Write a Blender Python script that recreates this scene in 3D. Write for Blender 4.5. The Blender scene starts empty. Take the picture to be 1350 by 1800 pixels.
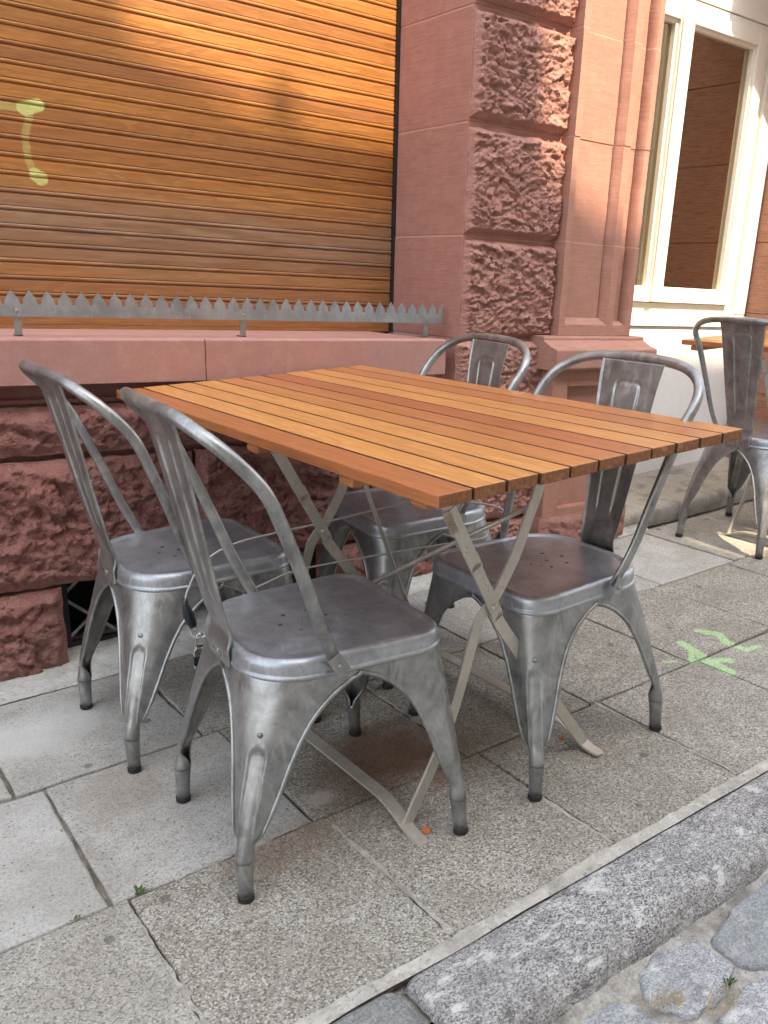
import bpy, bmesh, math, random
from mathutils import Vector, Matrix, noise
R = math.radians
rnd = random.Random(7)
S = bpy.context.scene
col = S.collection

# ------------------------------------------------------------------ camera, world, sun, exposure
CAM_H, PITCH, ROLL, YAW, FPX, CX, CY = 1.0544, 0.33505, 0.04662, 0.66726, 1522.78, 769.60, 1035.68
cy_, sy_, cp_, sp_ = math.cos(YAW), math.sin(YAW), math.cos(PITCH), math.sin(PITCH)
F_ = Vector((sy_*cp_, cy_*cp_, -sp_)); R_ = Vector((cy_, -sy_, 0)); U_ = R_.cross(F_)
c_, s_ = math.cos(ROLL), math.sin(ROLL)
R2 = R_*c_ + U_*s_; U2 = U_*c_ - R_*s_
cam_d = bpy.data.cameras.new('camera'); cam = bpy.data.objects.new('camera', cam_d); col.objects.link(cam)
cam.matrix_world = Matrix.Translation((0, 0, CAM_H)) @ Matrix((R2, U2, -F_)).transposed().to_4x4()
cam_d.sensor_fit = 'VERTICAL'; cam_d.sensor_height = 36; cam_d.sensor_width = 27
cam_d.lens = FPX/1800*36
cam_d.shift_x = (675-CX)/1800; cam_d.shift_y = (CY-900)/1800
cam_d.clip_start = 0.02; cam_d.clip_end = 500
S.camera = cam

SUN_EL, SUN_AZ = R(50), R(1.5)      # azimuth measured from the street side (-y) towards +x
w = bpy.data.worlds.new('World'); S.world = w; w.use_nodes = True
nt = w.node_tree; nt.nodes.clear()
sky = nt.nodes.new('ShaderNodeTexSky'); sky.sky_type = 'NISHITA'; sky.sun_disc = False
sky.sun_elevation = SUN_EL; sky.sun_rotation = math.pi - SUN_AZ
sky.air_density = 1.0; sky.dust_density = 3.0; sky.ozone_density = 1.0
hs = nt.nodes.new('ShaderNodeHueSaturation'); hs.inputs['Saturation'].default_value = 0.35
bg = nt.nodes.new('ShaderNodeBackground'); bg.inputs['Strength'].default_value = 0.15
wo = nt.nodes.new('ShaderNodeOutputWorld')
nt.links.new(sky.outputs[0], hs.inputs['Color']); nt.links.new(hs.outputs[0], bg.inputs[0]); nt.links.new(bg.outputs[0], wo.inputs[0])
sd = bpy.data.lights.new('sun', 'SUN'); sd.energy = 2.2; sd.angle = R(0.53); sd.color = (1, .80, .54)
sun = bpy.data.objects.new('sun', sd); col.objects.link(sun)
SDIR = Vector((math.sin(SUN_AZ)*math.cos(SUN_EL), -math.cos(SUN_AZ)*math.cos(SUN_EL), math.sin(SUN_EL)))
sun.rotation_euler = SDIR.to_track_quat('Z', 'Y').to_euler(); sun.location = (0, -3, 12)
S.view_settings.view_transform = 'Standard'; S.view_settings.look = 'None'
S.view_settings.exposure = 2.35; S.view_settings.gamma = 1
S.render.engine = 'CYCLES'

GX = 0.05319
def gz(x, y=0): return GX*x + 0.00022*y

# ------------------------------------------------------------------ node helpers
class NT:
    def __init__(s, name):
        s.m = bpy.data.materials.new(name); s.m.use_nodes = True; s.t = s.m.node_tree; s.t.nodes.clear()
        s.out = s.n('ShaderNodeOutputMaterial'); s.b = s.n('ShaderNodeBsdfPrincipled'); s.l(s.b.outputs[0], s.out.inputs[0])
    def n(s, ty, **kw):
        o = s.t.nodes.new(ty)
        for k, v in kw.items(): setattr(o, k, v)
        return o
    def l(s, a, b): s.t.links.new(a, b)
    def put(s, sock, v):
        if hasattr(v, 'is_output') or isinstance(v, bpy.types.NodeSocket): s.l(v, sock)
        else:
            if isinstance(v, (tuple, list)) and len(v) == 3 and sock.type == 'RGBA': v = (*v, 1)
            sock.default_value = v
    def obj(s):
        return s.n('ShaderNodeTexCoord').outputs['Object']
    def mapping(s, vec, scale=(1, 1, 1), loc=(0, 0, 0), rot=(0, 0, 0)):
        m = s.n('ShaderNodeMapping'); s.l(vec, m.inputs[0]); m.inputs['Scale'].default_value = scale
        m.inputs['Location'].default_value = loc; m.inputs['Rotation'].default_value = rot; return m.outputs[0]
    def noise(s, vec, scale, detail=4, rough=.55, dist=0):
        o = s.n('ShaderNodeTexNoise'); s.l(vec, o.inputs['Vector']); o.inputs['Scale'].default_value = scale
        o.inputs['Detail'].default_value = detail; o.inputs['Roughness'].default_value = rough; o.inputs['Distortion'].default_value = dist
        return o.outputs[0]
    def voro(s, vec, scale, feature='F1', out='Distance', rand=1):
        o = s.n('ShaderNodeTexVoronoi', feature=feature); s.l(vec, o.inputs['Vector']); o.inputs['Scale'].default_value = scale
        o.inputs['Randomness'].default_value = rand; return o.outputs[out]
    def ramp(s, fac, stops, interp='LINEAR'):
        o = s.n('ShaderNodeValToRGB'); s.put(o.inputs[0], fac); e = o.color_ramp.elements; o.color_ramp.interpolation = interp
        while len(e) < len(stops): e.new(.5)
        for i, (p, c) in enumerate(stops):
            e[i].position = p; e[i].color = (c, c, c, 1) if isinstance(c, (int, float)) else (*c, 1)
        return o.outputs[0]
    def math(s, op, a, b=0, c=None, clamp=False):
        o = s.n('ShaderNodeMath', operation=op, use_clamp=clamp); s.put(o.inputs[0], a); s.put(o.inputs[1], b)
        if c is not None: s.put(o.inputs[2], c)
        return o.outputs[0]
    def mix(s, fac, a, b, mode='MIX'):
        o = s.n('ShaderNodeMix', data_type='RGBA', blend_type=mode); s.put(o.inputs[0], fac); s.put(o.inputs[6], a); s.put(o.inputs[7], b); return o.outputs[2]
    def attr(s, name, out='Fac'):
        o = s.n('ShaderNodeAttribute', attribute_name=name); return o.outputs[out]
    def sep(s, v):
        o = s.n('ShaderNodeSeparateXYZ'); s.l(v, o.inputs[0]); return o.outputs
    def comb(s, x, y, z):
        o = s.n('ShaderNodeCombineXYZ'); s.put(o.inputs[0], x); s.put(o.inputs[1], y); s.put(o.inputs[2], z); return o.outputs[0]
    def vadd(s, a, b):
        o = s.n('ShaderNodeVectorMath', operation='ADD'); s.put(o.inputs[0], a); s.put(o.inputs[1], b); return o.outputs[0]
    def bump(s, h, strength=.5, dist=.002, prev=None):
        o = s.n('ShaderNodeBump'); s.l(h, o.inputs['Height']); o.inputs['Strength'].default_value = strength
        o.inputs['Distance'].default_value = dist
        if prev is not None: s.l(prev, o.inputs['Normal'])
        return o.outputs[0]
    def set(s, **kw):
        al = dict(color='Base Color', rough='Roughness', metal='Metallic', normal='Normal', alpha='Alpha', spec='Specular IOR Level')
        for k, v in kw.items(): s.put(s.b.inputs[al.get(k, k)], v)
        return s.m
    def capsule(s, x, z, a, b, r):
        """1 inside a stroke from a to b (2D), radius r; soft edge."""
        ax, az = a; bx, bz = b; dx, dz = bx-ax, bz-az; L2 = dx*dx+dz*dz+1e-9
        px = s.math('SUBTRACT', x, ax); pz = s.math('SUBTRACT', z, az)
        t = s.math('DIVIDE', s.math('ADD', s.math('MULTIPLY', px, dx), s.math('MULTIPLY', pz, dz)), L2, clamp=True)
        ex = s.math('SUBTRACT', px, s.math('MULTIPLY', t, dx)); ez = s.math('SUBTRACT', pz, s.math('MULTIPLY', t, dz))
        d = s.math('SQRT', s.math('ADD', s.math('MULTIPLY', ex, ex), s.math('MULTIPLY', ez, ez)))
        return s.math('MULTIPLY', s.math('SUBTRACT', r, d), 1/.004, clamp=False)

# ------------------------------------------------------------------ materials
def sandstone(name, c1, c2, tool=1.0, pale=.25, rot=(0, 0, 0), dirt=0.3, bd=.0015):
    n = NT(name); v = n.obj()
    big = n.noise(v, 3.0, 5, .6); mid = n.noise(v, 22, 5, .65); fine = n.noise(v, 240, 3, .7)
    stretch = n.noise(n.mapping(v, (12, 12, 190), rot=rot), 1, 3, .6, .3)
    c = n.mix(n.ramp(big, [(.3, 0), (.7, 1)]), c1, c2)
    c = n.mix(n.math('MULTIPLY', n.ramp(mid, [(.45, 0), (.75, 1)]), pale), c, (.50, .33, .27))
    c = n.mix(n.math('MULTIPLY', n.ramp(stretch, [(.35, 1), (.55, 0)]), .35*tool), c, tuple(x*.62 for x in c1))
    c = n.mix(n.math('MULTIPLY', n.ramp(fine, [(.3, 1), (.5, 0)]), dirt), c, tuple(x*.55 for x in c2))
    spk = n.ramp(n.voro(v, 90), [(.0, 1), (.09, 0)])
    c = n.mix(n.math('MULTIPLY', spk, n.math('MULTIPLY', n.ramp(n.noise(v, 9), [(.5, 0), (.62, 1)]), .6)), c, (.62, .48, .42))
    h = n.math('ADD', n.math('MULTIPLY', fine, .5), n.math('MULTIPLY', stretch, .8*tool)); h = n.math('ADD', h, mid)
    if tool == 0: h = n.math('ADD', n.math('MULTIPLY', n.noise(v, 75, 6, .75, .5), 1.1), n.math('ADD', h, n.math('MULTIPLY', n.voro(n.mapping(v, (1, 1, 1.6)), 95), .5)))
    return n.set(color=c, rough=.92, spec=.25, normal=n.bump(h, .8, bd))
M = {}
M['stone_smooth'] = sandstone('smooth red sandstone', (.36, .175, .140), (.32, .160, .130), 1.0)
M['stone_rough'] = sandstone('rough red sandstone', (.38, .19, .155), (.35, .185, .155), 0.0, .35, dirt=.5, bd=.005)
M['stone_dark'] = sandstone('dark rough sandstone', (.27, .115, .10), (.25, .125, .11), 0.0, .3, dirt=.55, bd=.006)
M['stone_sill'] = sandstone('pink sandstone sill', (.38, .20, .17), (.34, .18, .155), .25, .35, rot=(0, 1.5708, 0), bd=.0008)
M['stone_joint'] = sandstone('pale pink joint mortar', (.50, .31, .26), (.44, .27, .22), 0, .3)
M['stone_tool'] = sandstone('coarsely combed sandstone reveal', (.42, .22, .15), (.36, .185, .13), 2.4, bd=.004)
M['stone_pil'] = sandstone('tooled sandstone pilaster', (.40, .205, .155), (.34, .175, .135), .9)

def wood(name, cl, cm, cd, rough=.38, weather=False, coat=.0):
    n = NT(name); v = n.obj(); rd = n.attr('rnd')
    off = n.comb(n.math('MULTIPLY', rd, 13.0), n.math('MULTIPLY', rd, 5.0), n.math('MULTIPLY', rd, 9.1)); v2 = n.vadd(v, off)
    g = n.mapping(v2, (2.2, 26, 26))
    w1 = n.noise(g, 1.0, 3, .5, 1.2); w2 = n.noise(n.mapping(v2, (7, 240, 240)), 1, 3, .6)
    ring = n.math('FRACT', n.math('MULTIPLY', w1, 7.5)); ring = n.ramp(ring, [(0, 0), (.75, .8), (.9, 1), (1, 0)])
    tone = n.attr('tone')
    base = n.mix(tone, cl, cd); base = n.mix(n.math('MULTIPLY', ring, .6), base, n.mix(tone, cm, tuple(x*.62 for x in cd)))
    base = n.mix(n.math('MULTIPLY', n.ramp(w2, [(.4, 1), (.6, 0)]), .35), base, tuple(x*.45 for x in cm))
    return n, v, base, ring, w2
n, v, base, ring, w2 = wood('oiled hardwood slats', (.67, .335, .10), (.44, .175, .045), (.37, .115, .045))
h = n.math('ADD', n.math('MULTIPLY', w2, .6), n.math('MULTIPLY', ring, .3))
M['wood'] = n.set(color=base, rough=n.ramp(w2, [(.3, .42), (.7, .28)]), normal=n.bump(h, .25, .0008), spec=.45)

for nm_, c1_, k_ in (('wood_gap_shade', (.075, .026, .010), .5), ('wood_end', (.17, .065, .022), 1)):  # first: gap shade painted on inner slat sides; second: dark end grain
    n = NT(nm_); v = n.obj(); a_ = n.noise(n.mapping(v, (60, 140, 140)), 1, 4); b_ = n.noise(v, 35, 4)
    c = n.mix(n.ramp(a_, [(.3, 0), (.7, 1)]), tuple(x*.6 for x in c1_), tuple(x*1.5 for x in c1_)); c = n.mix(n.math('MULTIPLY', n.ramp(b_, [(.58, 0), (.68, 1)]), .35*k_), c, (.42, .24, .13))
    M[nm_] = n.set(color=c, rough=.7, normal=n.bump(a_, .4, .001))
n, v, base, ring, w2 = wood('brown stained shutter wood', (.43, .185, .045), (.24, .085, .018), (.31, .125, .04))
xyz = n.sep(v)
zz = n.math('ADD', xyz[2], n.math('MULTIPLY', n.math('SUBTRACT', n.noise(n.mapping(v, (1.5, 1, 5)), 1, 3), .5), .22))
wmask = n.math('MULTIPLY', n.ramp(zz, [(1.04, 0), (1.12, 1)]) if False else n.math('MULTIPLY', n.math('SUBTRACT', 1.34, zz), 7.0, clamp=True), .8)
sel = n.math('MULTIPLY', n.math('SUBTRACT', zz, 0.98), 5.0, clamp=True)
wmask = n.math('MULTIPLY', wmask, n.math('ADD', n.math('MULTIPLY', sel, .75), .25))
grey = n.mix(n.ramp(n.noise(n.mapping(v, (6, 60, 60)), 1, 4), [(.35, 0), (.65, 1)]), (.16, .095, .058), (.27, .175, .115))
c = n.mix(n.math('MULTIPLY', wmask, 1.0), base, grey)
wn = n.noise(v, 60, 3); xw = n.math('ADD', xyz[0], n.math('MULTIPLY', n.math('SUBTRACT', wn, .5), .008)); zw = n.math('ADD', xyz[2], n.math('MULTIPLY', n.math('SUBTRACT', wn, .5), .008))
SH = .8540                                    # stroke coordinates on the shutter plane
def sp(px, pz): return (px, pz)
strokes = [((.50, 1.447), (.675, 1.450), .012), ((.675, 1.450), (.712, 1.462), .018), ((.69, 1.44), (.672, 1.385), .011), ((.672, 1.385), (.674, 1.325), .011), ((.674, 1.325), (.690, 1.29), .011), ((.69, 1.292), (.703, 1.284), .019)]
m = None
for a, b, r in strokes:
    q = n.capsule(xw, zw, a, b, r); m = q if m is None else n.math('MAXIMUM', m, q)
m = n.math('MULTIPLY', m, 1, clamp=True)
tail = n.math('ADD', .28, n.math('MULTIPLY', n.math('GREATER_THAN', n.math('MAXIMUM', n.capsule(xw, zw, *strokes[1]), n.capsule(xw, zw, *strokes[5])), 0), .42))
c = n.mix(n.math('MULTIPLY', n.math('MULTIPLY', m, n.ramp(n.noise(n.mapping(v, (25, 90, 90)), 1, 4), [(.3, .55), (.6, 1)])), tail), c, (.56, .66, .22))
h = n.math('ADD', n.math('MULTIPLY', w2, .6), n.math('MULTIPLY', ring, .4))
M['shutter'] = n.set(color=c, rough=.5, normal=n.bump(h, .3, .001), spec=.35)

def galv(name, base=(.40, .405, .40), dark=(.175, .18, .18), holes=False, rough=.38, metal=.80):
    n = NT(name); v = n.obj()
    geo = n.n('ShaderNodeObjectInfo'); ro = n.math('MULTIPLY', geo.outputs['Random'], 7.0)
    v = n.vadd(v, n.comb(ro, ro, 0)) if not holes else v
    a = n.noise(v, 14, 6, .65, .4); b = n.noise(n.mapping(v, (1, 1, .35)), 42, 5, .7, 1.2); s1 = n.noise(n.mapping(v, (60, 60, 9)), 3, 3, .7)
    c = n.mix(n.ramp(a, [(.32, 0), (.68, 1)]), dark, base)
    c = n.mix(n.math('MULTIPLY', n.ramp(b, [(.52, 0), (.66, 1)]), .3), c, tuple(min(1, x*1.45) for x in base))
    c = n.mix(n.math('MULTIPLY', n.ramp(s1, [(.58, 0), (.7, 1)]), .14), c, (.5, .5, .5))
    sp_ = n.ramp(n.voro(v, 130), [(0, 1), (.10, 0)]); sp_ = n.math('MULTIPLY', sp_, n.ramp(n.noise(v, 25), [(.6, 0), (.66, 1)]))
    c = n.mix(n.math('MULTIPLY', sp_, .6), c, (.7, .7, .7))
    rg = n.math('ADD', rough, n.math('MULTIPLY', n.math('SUBTRACT', b, .5), .5))
    hgt = n.math('ADD', n.math('MULTIPLY', a, 1.0), n.math('MULTIPLY', b, .25))
    nm = n.bump(hgt, .25, .003)
    if holes:
        xyz = n.sep(v); hm = None
        # polishing swirl
        dx = n.math('SUBTRACT', xyz[0], -.06); dy = n.math('SUBTRACT', xyz[1], .08)
        d = n.math('SQRT', n.math('ADD', n.math('MULTIPLY', dx, dx), n.math('MULTIPLY', dy, dy)))
        dn = n.math('ADD', d, n.math('MULTIPLY', n.noise(v, 16, 3), .03))
        sw = n.math('MULTIPLY', n.ramp(n.math('SINE', n.math('MULTIPLY', dn, 900)), [(0, 0), (1, 1)]), n.math('MULTIPLY', n.math('SUBTRACT', .09, d), 25, clamp=True))
        c = n.mix(n.math('MULTIPLY', sw, .35), c, (.55, .56, .62))
        for k in range(7):
            hx, hy = (0, -.004) if k == 6 else (.046*math.cos(R(60*k+90-60)), -.004+.046*math.sin(R(60*k+90)) )
            if k < 6: hx, hy = .046*math.sin(R(60*k)), -.004+.046*math.cos(R(60*k))
            ax = n.math('SUBTRACT', xyz[0], hx); ay = n.math('SUBTRACT', xyz[1], hy)
            dd = n.math('SQRT', n.math('ADD', n.math('MULTIPLY', ax, ax), n.math('MULTIPLY', ay, ay)))
            g = n.math('LESS_THAN', dd, .0042); hm = g if hm is None else n.math('MAXIMUM', hm, g)
        hm = n.math('MULTIPLY', hm, n.math('GREATER_THAN', xyz[2], .405))
        al = n.math('SUBTRACT', 1, hm); n.put(n.b.inputs['Alpha'], al)
    return n.set(color=c, rough=rg, metal=metal, normal=nm)
M['galv'] = galv('worn galvanised steel')
M['galv_seat'] = galv('worn galvanised steel seat', (.43, .455, .485), (.25, .265, .285), holes=True, rough=.36, metal=.66)
M['galv_pale'] = galv('paler galvanised rail steel', (.40, .425, .45), (.26, .28, .30), rough=.42)
M['table_steel'] = galv('brushed table steel', (.50, .47, .415), (.42, .395, .35), rough=.36, metal=.4)
def plain(name, c, rough=.6, metal=0, **kw):
    n = NT(name); v = n.obj(); a = n.noise(v, 30, 4); kk = .03 if c[0] > .7 else .15; col_ = n.mix(n.ramp(a, [(.3, 0), (.7, 1)]), tuple(x*(1-kk) for x in c), tuple(min(1, x*(1+kk*.6)) for x in c))
    return n.set(color=col_, rough=rough, metal=metal, **kw)
M['rubber'] = plain('black rubber', (.012, .012, .013), .6)
M['black_plastic'] = plain('black moulded plastic', (.012, .016, .022), .3)
M['chrome'] = plain('polished steel', (.6, .6, .6), .18, 1)
M['brass'] = plain('bright metal', (.62, .6, .56), .25, 1)
M['cable'] = plain('grey coated steel cable', (.42, .41, .39), .4)
M['white_paint'] = plain('cream white paint', (.80, .77, .68), .42)
M['white_wall'] = plain('white rendered wall', (.74, .75, .76), .7)
M['iron'] = plain('dark iron', (.022, .022, .025), .55, .3)
M['black_void'] = plain('dark interior', (.01, .009, .008), .9)
M['sticker'] = plain('beige paper sticker', (.46, .38, .30), .6)
M['ink'] = plain('printed ink', (.10, .08, .06), .6)
M['crumb'] = plain('orange terracotta chip', (.45, .13, .03), .8)
M['plant'] = plain('weed leaves', (.06, .11, .02), .7)
M['straw'] = plain('dry grass', (.35, .27, .11), .8)
M['plaster'] = plain('ochre facade plaster', (.42, .36, .28), .9)
M['roof'] = plain('roof tiles', (.25, .10, .06), .8)
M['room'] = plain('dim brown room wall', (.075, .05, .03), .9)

def paving(name):
    n = NT(name); v = n.obj(); t = n.attr('tone'); rd = n.attr('rnd'); xyz = n.sep(v)
    big = n.noise(v, 2.6, 5, .6); mid = n.noise(v, 12, 5, .65)
    base = n.mix(t, (.270, .255, .215), (.42, .42, .395))
    base = n.mix(n.ramp(big, [(.3, 0), (.7, 1)]), base, n.mix(t, (.225, .21, .175), (.46, .465, .455)))
    base = n.mix(n.math('MULTIPLY', n.ramp(mid, [(.5, 0), (.7, 1)]), .35), base, (.48, .47, .44))
    vc = n.voro(v, 330, out='Color'); g = n.sep(vc)
    dark = n.ramp(g[0], [(.70, 0), (.78, 1)]); light = n.ramp(g[1], [(.66, 0), (.8, 1)])
    am = n.math('SUBTRACT', 1, n.math('MULTIPLY', t, .72))
    c = n.mix(n.math('MULTIPLY', light, n.math('MULTIPLY', am, .6)), base, (.60, .57, .50))
    c = n.mix(n.math('MULTIPLY', dark, n.math('MULTIPLY', am, .8)), c, (.075, .065, .055))
    vc2 = n.sep(n.voro(v, 140, out='Color')); spot = n.math('MULTIPLY', n.math('GREATER_THAN', vc2[0], .93), n.math('LESS_THAN', n.voro(v, 140), .32))
    c = n.mix(n.math('MULTIPLY', spot, .7), c, (.06, .055, .05))
    gr = n.ramp(n.noise(v, 5.5, 7, .68), [(.42, 1), (.60, 0)]); c = n.mix(n.math('MULTIPLY', gr, .30), c, (.15, .13, .10))
    gum = n.math('MULTIPLY', n.math('LESS_THAN', n.voro(v, 6.5), .075), n.math('GREATER_THAN', n.sep(n.voro(v, 6.5, out='Color'))[0], .35)); c = n.mix(n.math('MULTIPLY', gum, .6), c, (.07, .065, .055))
    # rust-brown spill under the table
    def blob(cx, cy, rx, ry):
        dx = n.math('MULTIPLY', n.math('SUBTRACT', xyz[0], cx), 1/rx); dy = n.math('MULTIPLY', n.math('SUBTRACT', xyz[1], cy), 1/ry)
        d = n.math('SQRT', n.math('ADD', n.math('MULTIPLY', dx, dx), n.math('MULTIPLY', dy, dy)))
        d = n.math('ADD', d, n.math('MULTIPLY', n.math('SUBTRACT', n.noise(v, 7, 5, .6), .5), 1.3))
        return n.ramp(d, [(.45, 1), (1.0, 0)])
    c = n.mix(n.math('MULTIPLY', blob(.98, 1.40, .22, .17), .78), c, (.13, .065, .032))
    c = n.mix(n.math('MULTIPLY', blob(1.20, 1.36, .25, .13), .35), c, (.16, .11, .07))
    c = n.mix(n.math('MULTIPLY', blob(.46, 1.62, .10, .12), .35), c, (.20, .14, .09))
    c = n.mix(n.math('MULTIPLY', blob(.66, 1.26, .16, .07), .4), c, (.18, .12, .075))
    c = n.mix(n.math('MULTIPLY', blob(.79, 1.36, .04, .03), .5), c, (.55, .47, .42))
    c = n.mix(n.math('MULTIPLY', blob(.30, 2.0, .30, .14), .6), c, (.52, .53, .52))
    # lime-green marking paint
    wn = n.noise(v, 45, 4); xw = n.math('ADD', xyz[0], n.math('MULTIPLY', n.math('SUBTRACT', wn, .5), .02)); yw = n.math('ADD', xyz[1], n.math('MULTIPLY', n.math('SUBTRACT', wn, .5), .02))
    st = [((1.872, 1.345), (1.90, 1.33), .008), ((2.01, 1.395), (1.985, 1.30), .016), ((1.985, 1.30), (1.965, 1.20), .018), ((1.945, 1.30), (2.03, 1.245), .015),
          ((2.125, 1.42), (2.15, 1.37), .017), ((2.15, 1.37), (2.12, 1.32), .015), ((2.12, 1.32), (2.13, 1.26), .014), ((2.13, 1.26), (2.175, 1.25), .012), ((1.93, 1.30), (1.985, 1.34), .010)]
    m = None
    for a, b, r in [(a_, b_, r_*1.15) for a_, b_, r_ in st]:
        q = n.capsule(xw, yw, a, b, r); m = q if m is None else n.math('MAXIMUM', m, q)
    m = n.math('MULTIPLY', m, .6, clamp=True); m = n.math('MULTIPLY', m, n.ramp(n.noise(v, 160, 3), [(.38, .45), (.55, 1)]))
    c = n.mix(n.math('MULTIPLY', m, .55), c, (.44, .78, .32))
    h = n.math('ADD', n.math('MULTIPLY', g[2], n.math('MULTIPLY', am, .6)), n.noise(v, 300, 2))
    h = n.math('SUBTRACT', h, n.math('MULTIPLY', dark, n.math('MULTIPLY', am, .6)))
    return n.set(color=c, rough=.88, spec=.3, normal=n.bump(h, .55, .0012))
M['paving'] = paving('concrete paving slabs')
def granite(name, a, b, d, sc=230, contrast=.8):
    n = NT(name); v = n.obj(); t = n.attr('tone')
    vd = n.mapping(v, (1, 1.5, 1.5), rot=(0, 0, .5)); g = n.sep(n.voro(vd, sc, out='Color')); f = n.noise(vd, sc*1.3, 3, .7); big = n.noise(v, 7, 4)
    c = n.mix(g[0], a, b); c = n.mix(n.math('MULTIPLY', n.ramp(f, [(.42, 1), (.52, 0)]), contrast), c, d)
    c = n.mix(n.math('MULTIPLY', n.ramp(n.noise(vd, 38, 5, .7), [(.56, 0), (.66, 1)]), .6), c, (.62, .62, .61))
    c = n.mix(n.ramp(big, [(.3, 0), (.7, .4)]), c, a)
    c = n.mix(n.math('MULTIPLY', n.ramp(n.noise(vd, 17, 6, .75), [(.55, 0), (.62, 1)]), .55), c, (.66, .66, .65))
    c = n.mix(n.math('MULTIPLY', n.ramp(n.noise(v, 26, 6, .75), [(.36, 1), (.46, 0)]), .45), c, d)
    c = n.mix(n.math('MULTIPLY', t, .6), c, (.16, .175, .17))
    h = n.math('ADD', n.math('MULTIPLY', f, 1), n.math('MULTIPLY', n.noise(v, 60, 4), 2))
    return n.set(color=c, rough=.85, spec=.35, normal=n.bump(h, .8, .0025))
M['kerb'] = granite('coarse kerb granite', (.25, .243, .237), (.50, .49, .475), (.045, .043, .045), 170, .95)
M['cobble'] = granite('grey cobble granite', (.29, .30, .31), (.55, .56, .565), (.10, .10, .105), 190, .8)
def mortar(name, c1, c2):
    n = NT(name); v = n.obj(); a = n.noise(v, 40, 6, .7); b = n.noise(v, 9, 4)
    c = n.mix(n.ramp(a, [(.35, 0), (.65, 1)]), c1, c2); c = n.mix(n.ramp(b, [(.52, 0), (.66, .6)]), c, tuple(x*.5 for x in c1))
    g_ = n.noise(v, 110, 5, .75); c = n.mix(n.math('MULTIPLY', n.ramp(g_, [(.34, 1), (.46, 0)]), .65), c, (.14, .12, .095))
    return n.set(color=c, rough=.95, normal=n.bump(n.math('ADD', n.math('ADD', a, g_), n.noise(v, 260, 3)), 1.0, .004))
M['mortar'] = mortar('pale mortar', (.40, .375, .33), (.58, .56, .51))
M['gutter_fill'] = mortar('dirty gutter mortar', (.27, .245, .21), (.52, .50, .455))
M['joint_pale'] = mortar('pale joint mortar', (.30, .28, .24), (.50, .47, .42))
M['joint'] = mortar('dirty joint sand', (.13, .105, .08), (.33, .30, .25))
M['cement'] = mortar('grey cement step', (.36, .34, .29), (.45, .43, .38))
M['strip'] = mortar('pale cement strip', (.46, .46, .43), (.60, .60, .57))
def glass():
    n = NT('window glass'); g = n.n('ShaderNodeBsdfGlossy'); g.inputs['Roughness'].default_value = .004; g.inputs['Color'].default_value = (.80, .72, .58, 1)
    t = n.n('ShaderNodeBsdfTransparent'); t.inputs[0].default_value = (.55, .52, .46, 1); mx = n.n('ShaderNodeMixShader')
    lw = n.n('ShaderNodeFresnel'); lw.inputs[0].default_value = 1.75
    f = n.math('ADD', n.math('MULTIPLY', lw.outputs[0], 2.2), .22, clamp=True)
    n.l(f, mx.inputs[0]); n.l(t.outputs[0], mx.inputs[1]); n.l(g.outputs[0], mx.inputs[2]); n.l(mx.outputs[0], n.out.inputs[0])
    return n.m
M['glass'] = glass()

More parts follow.
